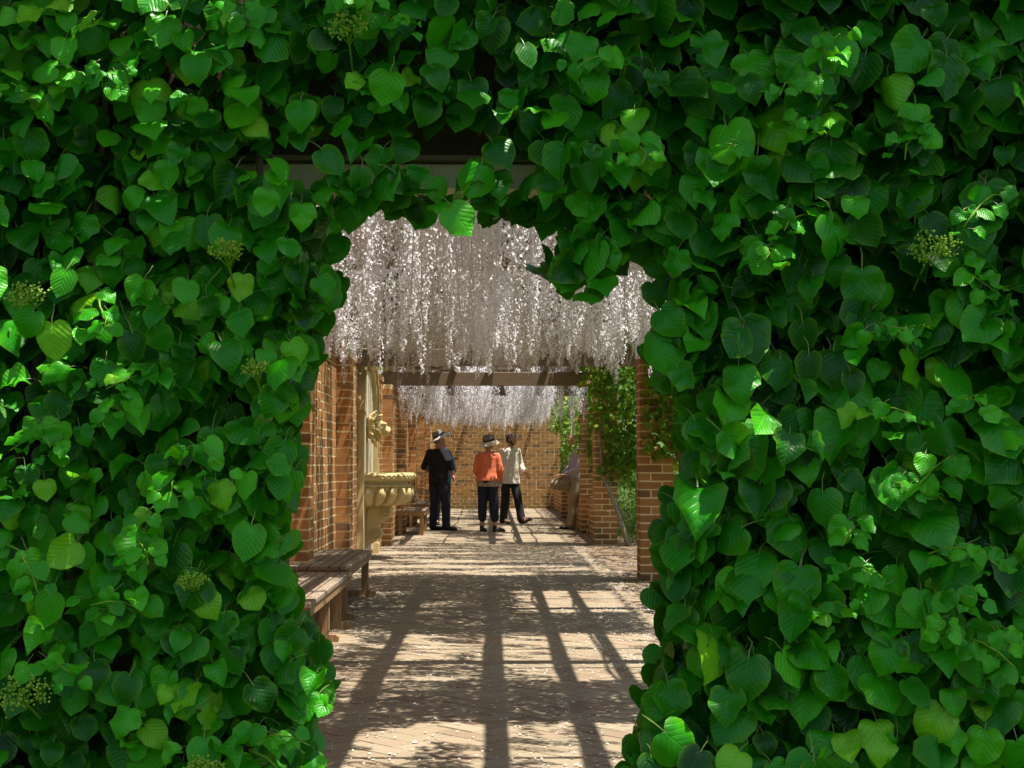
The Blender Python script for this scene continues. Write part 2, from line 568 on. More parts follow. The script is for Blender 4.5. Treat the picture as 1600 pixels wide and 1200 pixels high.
def paver_geo(q, dz, tone, b):
    cx = sum(p[0] for p in q) / len(q); cy = sum(p[1] for p in q) / len(q)
    n = len(q)
    ch = 0.003
    vs = [(p[0], p[1], -0.006) for p in q] + [(p[0], p[1], dz - ch) for p in q]
    for p in q:
        d = math.hypot(p[0] - cx, p[1] - cy)
        s = max(0, 1 - ch * 1.4 / max(d, 1e-4))
        vs.append((cx + (p[0] - cx) * s, cy + (p[1] - cy) * s, dz))
    fs = []
    for k_ in range(n):
        k2 = (k_ + 1) % n
        fs.append((k_, k2, k2 + n, k_ + n))
        fs.append((k_ + n, k2 + n, k2 + 2 * n, k_ + 2 * n))
    fs.append(tuple(2 * n + k_ for k_ in range(n)))
    b.add(vs, fs, tone)


def visible_ground(X, Y):
    if Y < 5.8: return False
    px = 767 + 2222 * X / Y
    py = 723 + 2222 * EYE / Y
    return 500 < px < 1030 and py < 1215


vis = sorted([p for p in pavers if visible_ground(p[0], p[1]) and len(p[2]) >= 4], key=lambda p: p[1])[:300]
vis_ids = {id(p) for p in vis}
rest = MB()
for p in pavers:
    dz = random.uniform(-0.0012, 0.0012)
    tone = min(1, max(0, random.gauss(0.5, 0.23)))
    if id(p) in vis_ids:
        b = MB()
        paver_geo(p[2], dz, tone, b)
        b.build('paver', M['paver'], paving)
    else:
        paver_geo(p[2], dz, tone, rest)
rest.build('paver_field', M['paver'], paving, kind='stuff')

# ------------------------------------------------------------------ brickwork
BL, BH, BT, JT = 0.224, 0.070, 0.106, 0.016
CO = BH + JT


def brick_tone():
    r = random.random()
    if r < 0.05: return random.uniform(0.0, 0.1)
    return min(1, max(0.12, random.gauss(0.52, 0.2)))


def brick_variants(size, m, n=10):
    out = []
    for i in range(n):
        b = MB()
        t = 0.05 if i == 0 else 0.16 + 0.8 * (i / n) ** 1.0
        b.box((0, 0, 0), size, None, t)
        bm_v = []
        for v in b.v:
            bm_v.append((v[0] + random.uniform(-1, 1) * .0015, v[1] + random.uniform(-1, 1) * .0015, v[2] + random.uniform(-1, 1) * .0018))
        b.v = bm_v
        out.append(b.mesh('brick', m))
    return out


def pick_variant(vs):
    r = random.random()
    if r < 0.045: return vs[0]
    g = min(len(vs) - 1, max(1, int(random.gauss(len(vs) * 0.5, len(vs) * 0.22))))
    return vs[g]


VAR = {}


def variants(size, key):
    kx = (tuple(round(s, 3) for s in size), key)
    if kx not in VAR: VAR[kx] = brick_variants(size, M[key])
    return VAR[kx]


def put_brick(c, size, parent, key='brick'):
    j = Vector((random.uniform(-1, 1) * .002, random.uniform(-1, 1) * .002, random.uniform(-1, 1) * .0015))
    return link('brick', pick_variant(variants(size, key)), parent,
                Matrix.Translation(Vector(c) + j) @ Matrix.Rotation(random.uniform(-.006, .006), 4, 'Z'))


WALLX = -1.60
PILX = -1.46
# left wall
lw = empty('brick_wall', (WALLX - .13, 20, 0), 'long red brick wall running down the left of the walk behind the benches', 'wall')
b = MB()
b.box((WALLX - .128, 21.2, 1.20), (.25, 34.0, 2.40), None)
b.build('mortar', M['mortar'], lw)
lb = []
for r in range(28):
    z = 0.005 + r * CO + BH / 2
    head = (r % 4 == 2)
    ln = BT if head else BL
    y = 4.3 + (0.06 if head else (0 if r % 2 else 0.12))
    while y + ln < 38.1:
        lb.append((y + ln / 2, z, ln)); y += ln + JT
lb.sort(key=lambda q: (0 if q[0] > 11.5 and .35 < q[1] < 2.15 else 1, q[0]))
stuff = MB()
for i, (y, z, ln) in enumerate(lb):
    sz = (0.03, ln, BH)
    if i < 300: put_brick((WALLX - .015, y, z), sz, lw)
    else: stuff.box((WALLX - .015 + random.uniform(-.002, .002), y, z), sz, None, brick_tone())
stuff.build('brick_courses', M['brick'], lw, kind='stuff')
cap = MB()
for i in range(140):
    cap.box((WALLX - .13, 4.4 + i * .24, 2.405 + .04), (.29, .23, .075), None, brick_tone())
cap.build('coping', M['brick'], lw, kind='stuff')

PIL_Y = [5.0, 8.25, 11.45, 14.75, 21.0, 24.4, 27.7, 31.0, 34.3]
for yp in PIL_Y:
    b = MB()
    b.box(((WALLX + PILX) / 2 - .003, yp + .174, 1.19), (PILX - WALLX - .002, .340, 2.38), None)
    pil = b.build('pilaster', M['mortar'], lw)
    if yp < 11:  # out of the picture: joined
        s2 = MB()
    for r in range(27):
        z = 0.005 + r * CO + BH / 2
        d = PILX - WALLX
        parts = ((yp + BL / 2, BL), (yp + BL + JT + BT / 2, BT)) if r % 2 else ((yp + BT / 2, BT), (yp + BT + JT + BL / 2, BL))
        for (yc, ln) in parts:
            if yp < 11: s2.box((WALLX + d / 2, yc, z), (d, ln, BH), None, brick_tone())
            else: put_brick((WALLX + d / 2, yc, z), (d, ln, BH), pil)
    if yp < 11: s2.build('brick_courses', M['brick'], pil, kind='stuff')

# wall that closes the far end
FWY = 38.2
fw = empty('brick_wall', (0, FWY + .13, 0), 'ochre brick wall closing the far end of the walk behind the people', 'wall')
b = MB()
b.box((0.3, FWY + .129, 1.30), (5.2, .25, 2.60), None)
b.build('mortar', M['mortar'], fw)
fb = []
for r in range(30):
    z = 0.005 + r * CO + BH / 2
    head = (r % 5 == 2)
    ln = BT if head else BL
    x = -2.25 + (0.06 if head else (0 if r % 2 else 0.12))
    while x + ln < 2.85:
        fb.append((x + ln / 2, z, ln, head)); x += ln + JT
fb.sort(key=lambda q: (0 if (-1.6 < q[0] < 1.75 and q[1] < 1.95 and not q[3]) else 1, q[1]))
stuff = MB()
for i, (x, z, ln, head) in enumerate(fb):
    sz = (ln, 0.03, BH)
    if i < 300: put_brick((x, FWY + .015, z), sz, fw, 'brick_far')
    else: stuff.box((x, FWY + .015 + random.uniform(-.002, .002), z), sz, None, random.uniform(0, .1) if head and random.random() < .25 else brick_tone())
stuff.build('brick_courses', M['brick_far'], fw, kind='stuff')

# pillars on the right
PW = BL + JT + BT
PLX = 1.54
PILLARS = [(14.7, 'nearest brick pillar on the right, half hidden by the leafy arch'),
           (21.2, 'brick pillar with a grey vine stem leaning across its front'),
           (24.4, 'brick pillar hiding the back of the man with his foot up'),
           (27.7, 'brick pillar just behind the man in khaki trousers'),
           (31.0, 'brick pillar farthest down the right side, by the end wall')]


def make_pillar(x, y, label, h=27):
    t = empty('brick_pillar', (x + PW / 2, y + PW / 2, 0), label, 'pillar', 'brick pillars along the right of the walk')
    b = MB()
    b.box((x + PW / 2, y + PW / 2, h * CO / 2 - .004), (PW - .007, PW - .007, h * CO), None)
    b.build('mortar', M['mortar'], t)
    for r in range(h):
        z = 0.005 + r * CO + BH / 2
        if r % 2:
            ps = [(BL / 2, BT / 2, 0), (PW - BT / 2, BL / 2, 1), (PW - BL / 2, PW - BT / 2, 0), (BT / 2, PW - BL / 2, 1)]
        else:
            ps = [(PW - BL / 2, BT / 2, 0), (PW - BT / 2, PW - BL / 2, 1), (BL / 2, PW - BT / 2, 0), (BT / 2, BL / 2, 1)]
        for (px, py, o) in ps:
            put_brick((x + px, y + py, z), (BL, BT, BH) if not o else (BT, BL, BH), t)
    return t


for (y, lab) in PILLARS: make_pillar(PLX, y, lab)

# low walls between the right-hand pillars
LOWS = [(21.2 + PW, 24.4, 'low brick wall between the two middle pillars on the right'),
        (24.4 + PW, 27.7, 'low brick wall the man in khaki rests his foot on'),
        (27.7 + PW, 31.0, 'low brick wall between the two farthest pillars on the right'),
        (31.0 + PW, 38.15, 'low brick wall running from the last pillar to the end wall')]
for (y0, y1, lab) in LOWS:
    t = empty('low_wall', (1.78, (y0 + y1) / 2, 0), lab, 'low wall', 'low walls between the pillars')
    b = MB()
    b.box((1.78, (y0 + y1) / 2, .29), (.216, y1 - y0 - .004, .60), None)
    b.build('mortar', M['mortar'], t)
    s = MB()
    for r in range(7):
        z = .005 + r * CO + BH / 2
        y = y0 + .006
        first = BL if r % 2 else BT
        while y < y1 - .03:
            ln = min(first, y1 - .006 - y); first = BL
            for fx in (1.683, 1.877): s.box((fx, y + ln / 2, z), (.03, ln, BH), None, brick_tone())
            y += ln + JT
    y = y0 + .006
    while y < y1 - .03:
        ln = min(BT, y1 - .006 - y)
        s.box((1.78, y + ln / 2, .62), (.23, ln, .07), None, brick_tone()); y += ln + .009
    s.build('brick_courses', M['brick'], t, kind='stuff')

# ------------------------------------------------------------------ pergola
pg = empty('pergola', (0, 20, 0), 'brown timber pergola roofing the brick walk between wall and pillars', 'pergola')
for y in (5.2, 8.4, 11.6, 17.0, 21.22, 24.42, 27.72, 31.02, 34.4):
    b = MB()
    b.box((0.16, y + .07 + (.1 if y > 20 else 0), 2.48), (3.62, .14, .20), None, ch=.006)
    b.build('cross_beam', M['beam'], pg)
    for sgn, xx in ():
        if y in (17.0,):
            bb = MB()
            bb.tube([(xx - .12 * sgn, y + .07, 2.18), (xx + .2 * sgn, y + .07, 2.40)], .045, 4)
            bb.build('brace', M['beam'], pg)
for x in (-1.52, -0.55, 0.14, 0.82, 1.24, 1.57):
    b = MB()
    w = .075 if x < 1.2 else .055
    for (ya, yb) in ((4.3, 14.9), (21.0, 38.2)):
        if ya > 20 and x in (0.14, 1.57): continue
        b = MB()
        b.box((x, (ya + yb) / 2, 2.648), (w, yb - ya, .13), None, ch=.005)
        b.build('rafter', M['beam'], pg)
yj = 4.75
while yj < 38:
    b = MB()
    b.box((0.15 + random.uniform(-.02, .02), yj, 2.745), (3.7, .028, .06), None)
    b.build('batten', M['beam'], pg)
    yj += 0.86

# ------------------------------------------------------------------ wall fountain
FY = 18.25
wf = empty('wall_fountain', (WALLX, FY, 0), 'carved limestone wall fountain with arched surround and fluted basin', 'fountain')
# surround: two posts and an arch
for y in (17.10, 19.28):
    b = MB()
    b.box((-1.562, y + .06, .92), (.072, .15, 1.84), None, ch=.004)
    b.box((-1.556, y + .06, .07), (.092, .19, .14), None)
    b.box((-1.556, y + .06, 1.815), (.092, .19, .05), None)
    b.build('post', M['stone'], wf)
for (rs, dep, w) in ((1.17, .085, .12), (1.04, .06, .10)):
    b = MB()
    n = 30
    vs, fs = [], []
    for i in range(n + 1):
        a = PI * i / n
        for rr in (rs - w / 2, rs + w / 2):
            yy = FY + .0 + rr * math.cos(a); zz = 1.845 + rr * math.sin(a) * .68
            for xx in (WALLX + .002, WALLX + .002 + dep): vs.append((xx, yy, zz))
    for i in range(n):
        o = i * 4; p = o + 4
        fs += [(o + 1, o + 3, p + 3, p + 1), (o + 2, o, p, p + 2), (o + 3, o + 2, p + 2, p + 3), (o, o + 1, p + 1, p)]
    fs += [(0, 2, 3, 1), (n * 4, n * 4 + 1, n * 4 + 3, n * 4 + 2)]
    b.add(vs, fs)
    b.build('arch_moulding', M['stone'], wf, smooth=False, recalc=True)
b = MB()
pts = [(1.0 * math.cos(PI * i / 24), 1.845 + .67 * math.sin(PI * i / 24)) for i in range(25)]
pts = [(1.0, .05)] + pts + [(-1.0, .05)]
b.prism([(p[0], p[1]) for p in pts], (0, 1, 0), (0, 0, 1), (1, 0, 0), (WALLX - .01, FY, 0), .022)
b.build('back_panel', M['render'], wf, recalc=True)
# basin
NL = 11


def gad(a, r, z, i):
    if 3 <= i <= 9:
        s = abs(math.sin((a + PI / 2) * NL / 1.0))
        f = math.sin(PI * (i - 2) / 8.0)
        return r * (1 - .0 * f * (1 - s ** 0.55))
    return r


b = MB()
prof = [(.60, 1.00), (.545, .985), (.545, .935), (.56, .925), (.56, .90), (.555, .86), (.535, .81), (.49, .76), (.42, .715), (.35, .69), (.27, .675), (.0, .672)]
b.lathe(prof, (WALLX, FY, 0), 240, -PI / 2, PI / 2, gad)
basin = b.build('basin', M['stone'], wf, smooth=True)
b = MB()
b.lathe([(.53, 1.0), (.60, .997), (.628, 1.01), (.640, 1.04), (.636, 1.07), (.610, 1.092), (.53, 1.088), (.50, 1.03)], (WALLX, FY, 0), 90, -PI / 2, PI / 2)
for i in range(26):   # carved leaf scrolls along the rim
    a = -PI / 2 + PI * (i + .5) / 26
    cx, cy = WALLX + .632 * math.cos(a), FY + .632 * math.sin(a)
    t = Vector((-math.sin(a), math.cos(a), 0)); rd = Vector((math.cos(a), math.sin(a), 0))
    sp = [Vector((cx, cy, 1.04)) + rd * .006 + t * (.030 * (1 - j / 13) * math.cos(j * .75)) + Vector((0, 0, .030 * (1 - j / 13) * math.sin(j * .75))) for j in range(11)]
    b.tube(sp, [.010 - .0005 * j for j in range(11)], 6)
rim_b = b
for i in range(11):
    a = -PI / 2 + PI * (i + .5) / 11
    ca_, sa_ = math.cos(a), math.sin(a)
    b = MB()
    pr_ = [(.545, .915, .022), (.560, .885, .052), (.560, .84, .066), (.535, .79, .066), (.485, .745, .056), (.41, .712, .038), (.33, .693, .02)]
    b.tube([(WALLX + r_ * ca_, FY + r_ * sa_, z_) for r_, z_, w_ in pr_], [w_ for r_, z_, w_ in pr_], 12)
    b.build('lobe', M['stone'], basin, smooth=True)
b = rim_b
rim_o = b.build('rim', M['stone'], basin, smooth=True)
b = MB()
b.lathe([(.575, .918), (.588, .926), (.588, .940), (.572, .948)], (WALLX, FY, 0), 90, -PI / 2, PI / 2)
b.build('bead', M['stone'], basin, smooth=True)
# scroll bracket
prof = [(0, .10), (.03, .16), (.10, .20), (.155, .235), (.20, .27), (.215, .32), (.20, .37), (.165, .405), (.19, .44), (.26, .48), (.315, .53), (.335, .59), (.325, .65), (.31, .67), (0, .67)]
b = MB()
b.prism(prof, (1, 0, 0), (0, 0, 1), (0, 1, 0), (WALLX, FY - .16, 0), .32)
brk = b.build('bracket', M['stone'], wf, recalc=True)
for side in (-1, 1):
    for (cx, cz, r0) in ((.14, .31, .075), (.255, .585, .075)):
        b = MB()
        sp = []
        for j in range(30):
            a = j * .5
            r = r0 * (1 - j / 31)
            sp.append((WALLX + cx + r * math.cos(a), FY + side * .165, cz + r * math.sin(a)))
        b.tube(sp, .011, 6)
        b.lathe([(0, .012), (.014, .008), (.02, 0)], (0, 0, 0), 10)
        nb = 3 * 10
        for q in range(len(b.v) - nb, len(b.v)):
            v = b.v[q]
            b.v[q] = (WALLX + cx + v[0], FY + side * (.168 + v[2]), cz + v[1])
        b.build('scroll', M['stone'], brk, smooth=True, recalc=True)
    b = MB()   # recessed side panel border
    for (p, q) in (((.035, .24), (.035, .63)), ((.035, .63), (.17, .63)), ((.035, .24), (.06, .24))):
        b.tube([(WALLX + p[0], FY + side * .162, p[1]), (WALLX + q[0], FY + side * .162, q[1])], .008, 6)
    b.build('panel_moulding', M['stone'], brk, smooth=True)


# ------------------------------------------------------------------ blob sculpting (remeshed unions of shells) for carved heads and people
class Blob:
    def __init__(self):
        self.bm = bmesh.new()

    def ell(self, c, r, rot=None, sub=2):
        if not hasattr(r, '__len__'): r = (r, r, r)
        m = Matrix.Translation(Vector(c)) @ (rot.to_4x4() if rot is not None else Matrix.Identity(4)) @ Matrix.Diagonal((*r, 1))
        bmesh.ops.create_icosphere(self.bm, subdivisions=sub, radius=1.0, matrix=m)

    def cap(self, p0, r0, p1, r1, n=12):
        p0, p1 = Vector(p0), Vector(p1)
        d = p1 - p0
        ln = d.length
        if ln < 1e-6: return self.ell(p0, r0)
        d /= ln
        u = d.orthogonal().normalized(); w = d.cross(u)
        st = [(-.95, .32), (-.7, .71), (-.35, .94), (0, 1)]
        rings = [(p0 + d * (r0 * a), r0 * b) for a, b in st] + [(p1 + d * (r1 * -a), r1 * b) for a, b in reversed(st)]
        vs = [[self.bm.verts.new(c + (u * math.cos(2 * PI * k / n) + w * math.sin(2 * PI * k / n)) * r) for k in range(n)] for c, r in rings]
        for i in range(len(vs) - 1):
            for k in range(n):
                self.bm.faces.new((vs[i][k], vs[i][(k + 1) % n], vs[i + 1][(k + 1) % n], vs[i + 1][k]))
        self.bm.faces.new(list(reversed(vs[0]))); self.bm.faces.new(vs[-1])

    def loft(self, rings, n=20):
        """rings: (centre, axis_u, ru, axis_v, rv)"""
        vs = []
        for c, u, ru, v, rv in rings:
            vs.append([self.bm.verts.new(Vector(c) + Vector(u) * (ru * math.cos(2 * PI * k / n)) + Vector(v) * (rv * math.sin(2 * PI * k / n))) for k in range(n)])
        for i in range(len(vs) - 1):
            for k in range(n):
                self.bm.faces.new((vs[i][k], vs[i][(k + 1) % n], vs[i + 1][(k + 1) % n], vs[i + 1][k]))
        self.bm.faces.new(list(reversed(vs[0]))); self.bm.faces.new(vs[-1])

    def build(self, name, m, parent, voxel=.01, smooth=4, fold=0.0, fscale=9.0, fstretch=(1, 1, .35), seed=0.0):
        bmesh.ops.recalc_face_normals(self.bm, faces=self.bm.faces)
        me = bpy.data.meshes.new(name)
        self.bm.to_mesh(me); self.bm.free()
        tmp = bpy.data.objects.new('remesh', me)
        COL.objects.link(tmp)
        md = tmp.modifiers.new('r', 'REMESH'); md.mode = 'VOXEL'; md.voxel_size = voxel
        if smooth:
            ms = tmp.modifiers.new('s', 'SMOOTH'); ms.factor = .5; ms.iterations = smooth
        dg = bpy.context.evaluated_depsgraph_get()
        me2 = bpy.data.meshes.new_from_object(tmp.evaluated_get(dg))
        bpy.data.objects.remove(tmp)
        me2.name = name
        if fold:
            me2.update()
            nv = len(me2.vertices)
            for v in me2.vertices:
                p = v.co
                q = Vector((p.x * fscale * fstretch[0] + seed, p.y * fscale * fstretch[1], p.z * fscale * fstretch[2]))
                d = noise.noise(q) + .5 * noise.noise(q * 2.3)
                v.co = p + v.normal * (d * fold)
        me2.materials.clear(); me2.materials.append(m)
        me2.polygons.foreach_set("use_smooth", [True] * len(me2.polygons))
        me2.update()
        return link(name, me2, parent)


# carved lion mask that spouts into the basin
bl = Blob()
X0 = WALLX + .03
bl.ell((X0 + .05, FY, 1.68), (.10, .15, .17))
bl.ell((X0 + .16, FY, 1.665), (.09, .085, .10))
bl.ell((X0 + .24, FY, 1.635), (.055, .06, .05))
bl.ell((X0 + .225, FY, 1.585), (.045, .045, .03))
bl.ell((X0 + .27, FY, 1.66), (.025, .03, .02))
for s in (-1, 1):
    bl.ell((X0 + .215, FY + s * .05, 1.715), (.03, .035, .02))
    bl.ell((X0 + .12, FY + s * .10, 1.80), (.035, .04, .045))
    bl.ell((X0 + .25, FY + s * .04, 1.62), (.03, .03, .028))
random.seed(21)
for i in range(46):
    a = 2 * PI * i / 23 + random.uniform(-.1, .1)
    rr = (.155 if i < 23 else .115) + random.uniform(-.02, .02)
    p = Vector((X0 + (.05 if i < 23 else .11) + random.uniform(-.02, .03), FY + rr * math.cos(a), 1.675 + rr * 1.1 * math.sin(a)))
    q = p + Vector((.035, math.cos(a) * .05, math.sin(a) * .05 - .02))
    bl.cap(p, .026, q, .012, 8)
bl.build('lion_mask', M['stone'], wf, .009, 1)


# ------------------------------------------------------------------ benches
def low_bench(y0, y1, x0, x1, h, label, skids=True, slats=6, legs=None, along=True):
    t = empty('bench', ((x0 + x1) / 2, (y0 + y1) / 2, 0), label, 'bench', 'wooden benches along the wall')
    w = (x1 - x0) / slats
    for i in range(slats):
        b = MB()
        b.box((x0 + w * (i + .5), (y0 + y1) / 2 + random.uniform(-.004, .004), h - .014 + random.uniform(-.001, .001)), (w - .012, y1 - y0, .028), None, ch=.004)
        b.build('slat', M['bench'], t)
    for y in (y0 + .035, y1 - .035):
        b = MB()
        b.box(((x0 + x1) / 2, y, h - .061), (x1 - x0 - .04, .03, .062), None)
        b.build('end_rail', M['bench_leg'], t)
    for x in (x0 + .035, x1 - .03):
        b = MB()
        b.box((x, (y0 + y1) / 2, h - .061), (.03, y1 - y0 - .14, .062), None)
        b.build('apron', M['bench_leg'], t)
    for y in (legs or (y0 + .09, y1 - .09)):
        for x in (x0 + .055, x1 - .065):
            b = MB()
            zb = .05 if skids else 0
            b.box((x, y, (h - .03 + zb) / 2), (.065, .052, h - .032 - zb), None)
            b.build('leg', M['bench_leg'], t)
        if skids:
            b = MB()
            xa, xb = x0 + .0, x1 + .035
            prof = [(xa, .0), (xb - .01, .0), (xb, .015), (xb, .035), (xb - .02, .05), (xb - .05, .052), (xa, .052)]
            b.prism(prof, (1, 0, 0), (0, 0, 1), (0, 1, 0), (0, y - .03, 0), .06)
            b.build('foot_rail', M['bench_leg'], t, recalc=True)
    return t


low_bench(11.1, 13.25, -1.58, -1.09, .42, 'low slatted wooden bench dappled with sun in front of the fountain')
low_bench(8.55, 10.95, -1.57, -1.07, .385, 'nearest wooden bench on the left, half hidden by arch leaves', legs=(8.65, 9.8, 10.55))
low_bench(23.95, 25.4, -1.58, -1.10, .43, 'plain wooden bench standing just left of the man in black', skids=False)

bk = empty('bench', (-1.3, 28.0, 0), 'wooden bench with slatted back and arms behind the man in black', 'bench', 'wooden benches along the wall')
y0, y1 = 26.9, 28.6
for i in range(5):
    b = MB(); b.box((-1.50 + .09 * (i + .5), (y0 + y1) / 2, .445), (.078, y1 - y0, .024), None, ch=.004); b.build('slat', M['bench'], bk)
for i in range(11):
    yy = y0 + .09 + i * (y1 - y0 - .18) / 10
    b = MB()
    b.box((-1.495, yy, .70), (.02, .075, .46), Matrix.Rotation(-.16, 3, 'Y'), ch=.003)
    b.build('back_slat', M['bench'], bk)
b = MB(); b.tube([(-1.54, y0 + (y1 - y0) * i / 12, .92 + .07 * math.sin(PI * i / 12)) for i in range(13)], .032, 6); b.build('top_rail', M['bench_leg'], bk)
b = MB(); b.box((-1.46, (y0 + y1) / 2, .50), (.03, y1 - y0 - .1, .05), None); b.build('back_rail', M['bench_leg'], bk)
for yy in (y0 + .04, y1 - .04):
    for (xx, hh) in ((-1.50, .92), (-1.08, .66)):
        b = MB(); b.box((xx, yy, hh / 2), (.06, .055, hh), None); b.build('leg', M['bench_leg'], bk)
    b = MB(); b.box((-1.27, yy, .672), (.48, .07, .026), None, ch=.004); b.build('arm', M['bench'], bk)
    b = MB(); b.box((-1.29, yy, .40), (.36, .04, .06), None); b.build('end_rail', M['bench_leg'], bk)


# ------------------------------------------------------------------ people
def person(o, face, label):
    F = Vector((face[0], face[1], 0)).normalized()
    S = Vector((-F.y, F.x, 0))          # the person's left
    t = empty('person', o, label, 'person')
    O = Vector(o)

    def P(f, s, z): return O + F * f + S * s + Vector((0, 0, z))
    return t, F, S, P


def hand(bl, wrist, direction, normal, side, curl=.5, s=1.0):
    d = Vector(direction).normalized(); nrm = Vector(normal).normalized()
    lat = d.cross(nrm).normalized() * side
    w = Vector(wrist)
    for k in (-1, -.33, .33, 1):
        bl.cap(w + lat * (.012 * k), .016 * s, w + d * .085 * s + lat * (.030 * k * s), .013 * s, 8)
    for k, ln in ((-1, .065), (-.33, .080), (.33, .075), (1, .058)):
        a = w + d * .085 * s + lat * (.030 * k * s)
        m_ = a + (d * (1 - .25 * curl) + nrm * .5 * curl) * (ln * .55 * s) + lat * (.004 * k)
        e = m_ + (d * (1 - .8 * curl) + nrm * curl) * (ln * .5 * s)
        bl.cap(a, .0095 * s, m_, .0085 * s, 8); bl.cap(m_, .0085 * s, e, .007 * s, 8)
    a = w + d * .025 * s - lat * .025 * s
    m_ = a + (d * .75 - lat * .7 + nrm * .3) * .042 * s
    bl.cap(a, .013 * s, m_, .0105 * s, 8)
    bl.cap(m_, .0105 * s, m_ + (d * .9 - lat * .1 + nrm * .3) * .034 * s, .008 * s, 8)


def head(bl, c, fwd, up=Vector((0, 0, 1)), s=1.0):
    """skull, jaw, nose, brows, lips, ears into the body shell; c = head centre"""
    f = Vector(fwd).normalized()
    up = (up - f * up.dot(f)).normalized()
    l = up.cross(f)
    R = Matrix((f, l, up)).transposed()
    c = Vector(c)

    def q(a, b_, h): return c + (f * a + l * b_ + up * h) * s
    bl.ell(q(-.008, 0, .028), (.098 * s, .077 * s, .092 * s), R)
    bl.ell(q(.022, 0, -.035), (.070 * s, .061 * s, .085 * s), R)
    bl.ell(q(.068, 0, -.088), (.022 * s, .028 * s, .020 * s), R)
    bl.cap(q(.088, 0, .008), .010 * s, q(.108, 0, -.030), .014 * s, 8)
    bl.ell(q(.083, 0, .018), (.016 * s, .05 * s, .010 * s), R)
    bl.ell(q(.088, 0, -.058), (.012 * s, .024 * s, .007 * s), R)
    bl.ell(q(.086, 0, -.068), (.011 * s, .020 * s, .007 * s), R)
    for sd in (-1, 1):
        bl.ell(q(.076, sd * .031, .002), (.013 * s, .015 * s, .010 * s), R)
        bl.ell(q(-.004, sd * .080, -.012), (.019 * s, .010 * s, .031 * s), R)
        bl.ell(q(.055, sd * .042, -.03), (.025 * s, .02 * s, .02 * s), R)
    return q, R, f, l, up


def torso(bl, P, F, S, zs, grow=0.0, lean=0.0):
    """zs: list of (z, half width, half depth, forward offset)"""
    bl.loft([(P(fo + lean * z, 0, z), S, w + grow, F, d + grow) for (z, w, d, fo) in zs], 24)


def shoe(P_heel, d, name, m, parent, ln=.27, lift=0.0):
    bl = Blob()
    d = Vector(d).normalized()
    h = Vector(P_heel)
    upv = Vector((0, 0, 1))
    bl.cap(h + upv * .04, .036, h + d * .10 + upv * .045, .040)
    bl.cap(h + d * .08 + upv * .04, .040, h + d * (ln - .08) + upv * (.030 + lift), .036)
    bl.cap(h + d * (ln - .10) + upv * (.028 + lift * .8), .036, h + d * (ln - .055) + upv * (.026 + lift), .028)
    bl.cap(h + upv * .05, .034, h + upv * .095 + d * .005, .036)
    b = bl.build(name, m, parent, .008, 2)
    for v in b.data.vertices:   # flat sole
        pass
    return b


def hat(name, c, fwd, up, prof, mats, parent, brim_r, droop, wav=0.0):
    """brimmed hat: crown part and brim part"""
    f = Vector(fwd).normalized(); up = Vector(up).normalized()
    f = (f - up * f.dot(up)).normalized(); l = up.cross(f)
    R = Matrix((f, l, up)).transposed().to_4x4(); R.translation = Vector(c)

    def xf(b): b.v = [tuple(R @ Vector(v)) for v in b.v]
    b = MB(); b.lathe(prof, (0, 0, 0), 28, mod=lambda a, r, z, i: r * (1 + .10 * math.cos(a) ** 2))
    xf(b); cr = b.build(name, mats[0], parent, smooth=True)
    b = MB()
    pr = [(prof[0][0] * .98, .004), (prof[0][0] + (brim_r - prof[0][0]) * .5, -.004 - droop * .35), (brim_r, -droop), (brim_r + .004, -droop - .006), (brim_r - .004, -droop - .009), (prof[0][0] + (brim_r - prof[0][0]) * .5, -.013 - droop * .35), (prof[0][0] * .96, -.006)]
    b.lathe(pr, (0, 0, 0), 36, mod=lambda a, r, z, i: r * (1 + .08 * math.cos(a) ** 2))
    b.v = [(v[0], v[1], v[2] + wav * math.sin(2 * math.atan2(v[1], v[0]) + .7) * max(0, math.hypot(v[0], v[1]) - .1) * 4) for v in b.v]
    xf(b); b.build('brim', mats[1], cr, smooth=True)
    b = MB(); b.lathe([(prof[0][0] + .003, .002), (prof[0][0] + .004, .03), (prof[0][0] - .001, .034)], (0, 0, 0), 28, mod=lambda a, r, z, i: r * (1 + .10 * math.cos(a) ** 2))
    xf(b); b.build('band', mats[2], cr, smooth=True)
    return cr


TORSO_M = [(.86, .155, .105, 0), (.95, .170, .118, 0), (1.04, .163, .118, .005), (1.15, .165, .120, .005), (1.27, .182, .125, .0), (1.37, .190, .115, -.01), (1.43, .150, .085, -.015), (1.47, .075, .065, -.015)]
TORSO_F = [(.84, .165, .115, 0), (.92, .180, .128, 0), (1.02, .165, .118, .0), (1.12, .155, .112, .0), (1.22, .160, .125, .01), (1.31, .170, .108, .0), (1.37, .135, .080, -.012), (1.41, .065, .058, -.012)]


def arm(bl, sh, el, wr, rs=(.052, .044, .033), g=0.0):
    bl.cap(sh, rs[0] + g, el, rs[1] + g); bl.cap(el, rs[1] + g, wr, rs[2] + g)


def leg(bl, hip, kn, an, rs=(.085, .062, .045), g=0.0):
    bl.cap(hip, rs[0] + g, kn, rs[1] + g); bl.cap(kn, rs[1] + g, an, rs[2] + g)


def hair_cap(q, R, m, parent, s=1.0, long=0.0):
    bl = Blob()
    bl.ell(q(-.030, 0, .036), (.090 * s, .083 * s, .084 * s), R)
    bl.ell(q(-.045, 0, -.025 - long), (.060 * s, .072 * s, (.06 + long) * s), R)
    return bl.build('hair', m, parent, .009, 2)


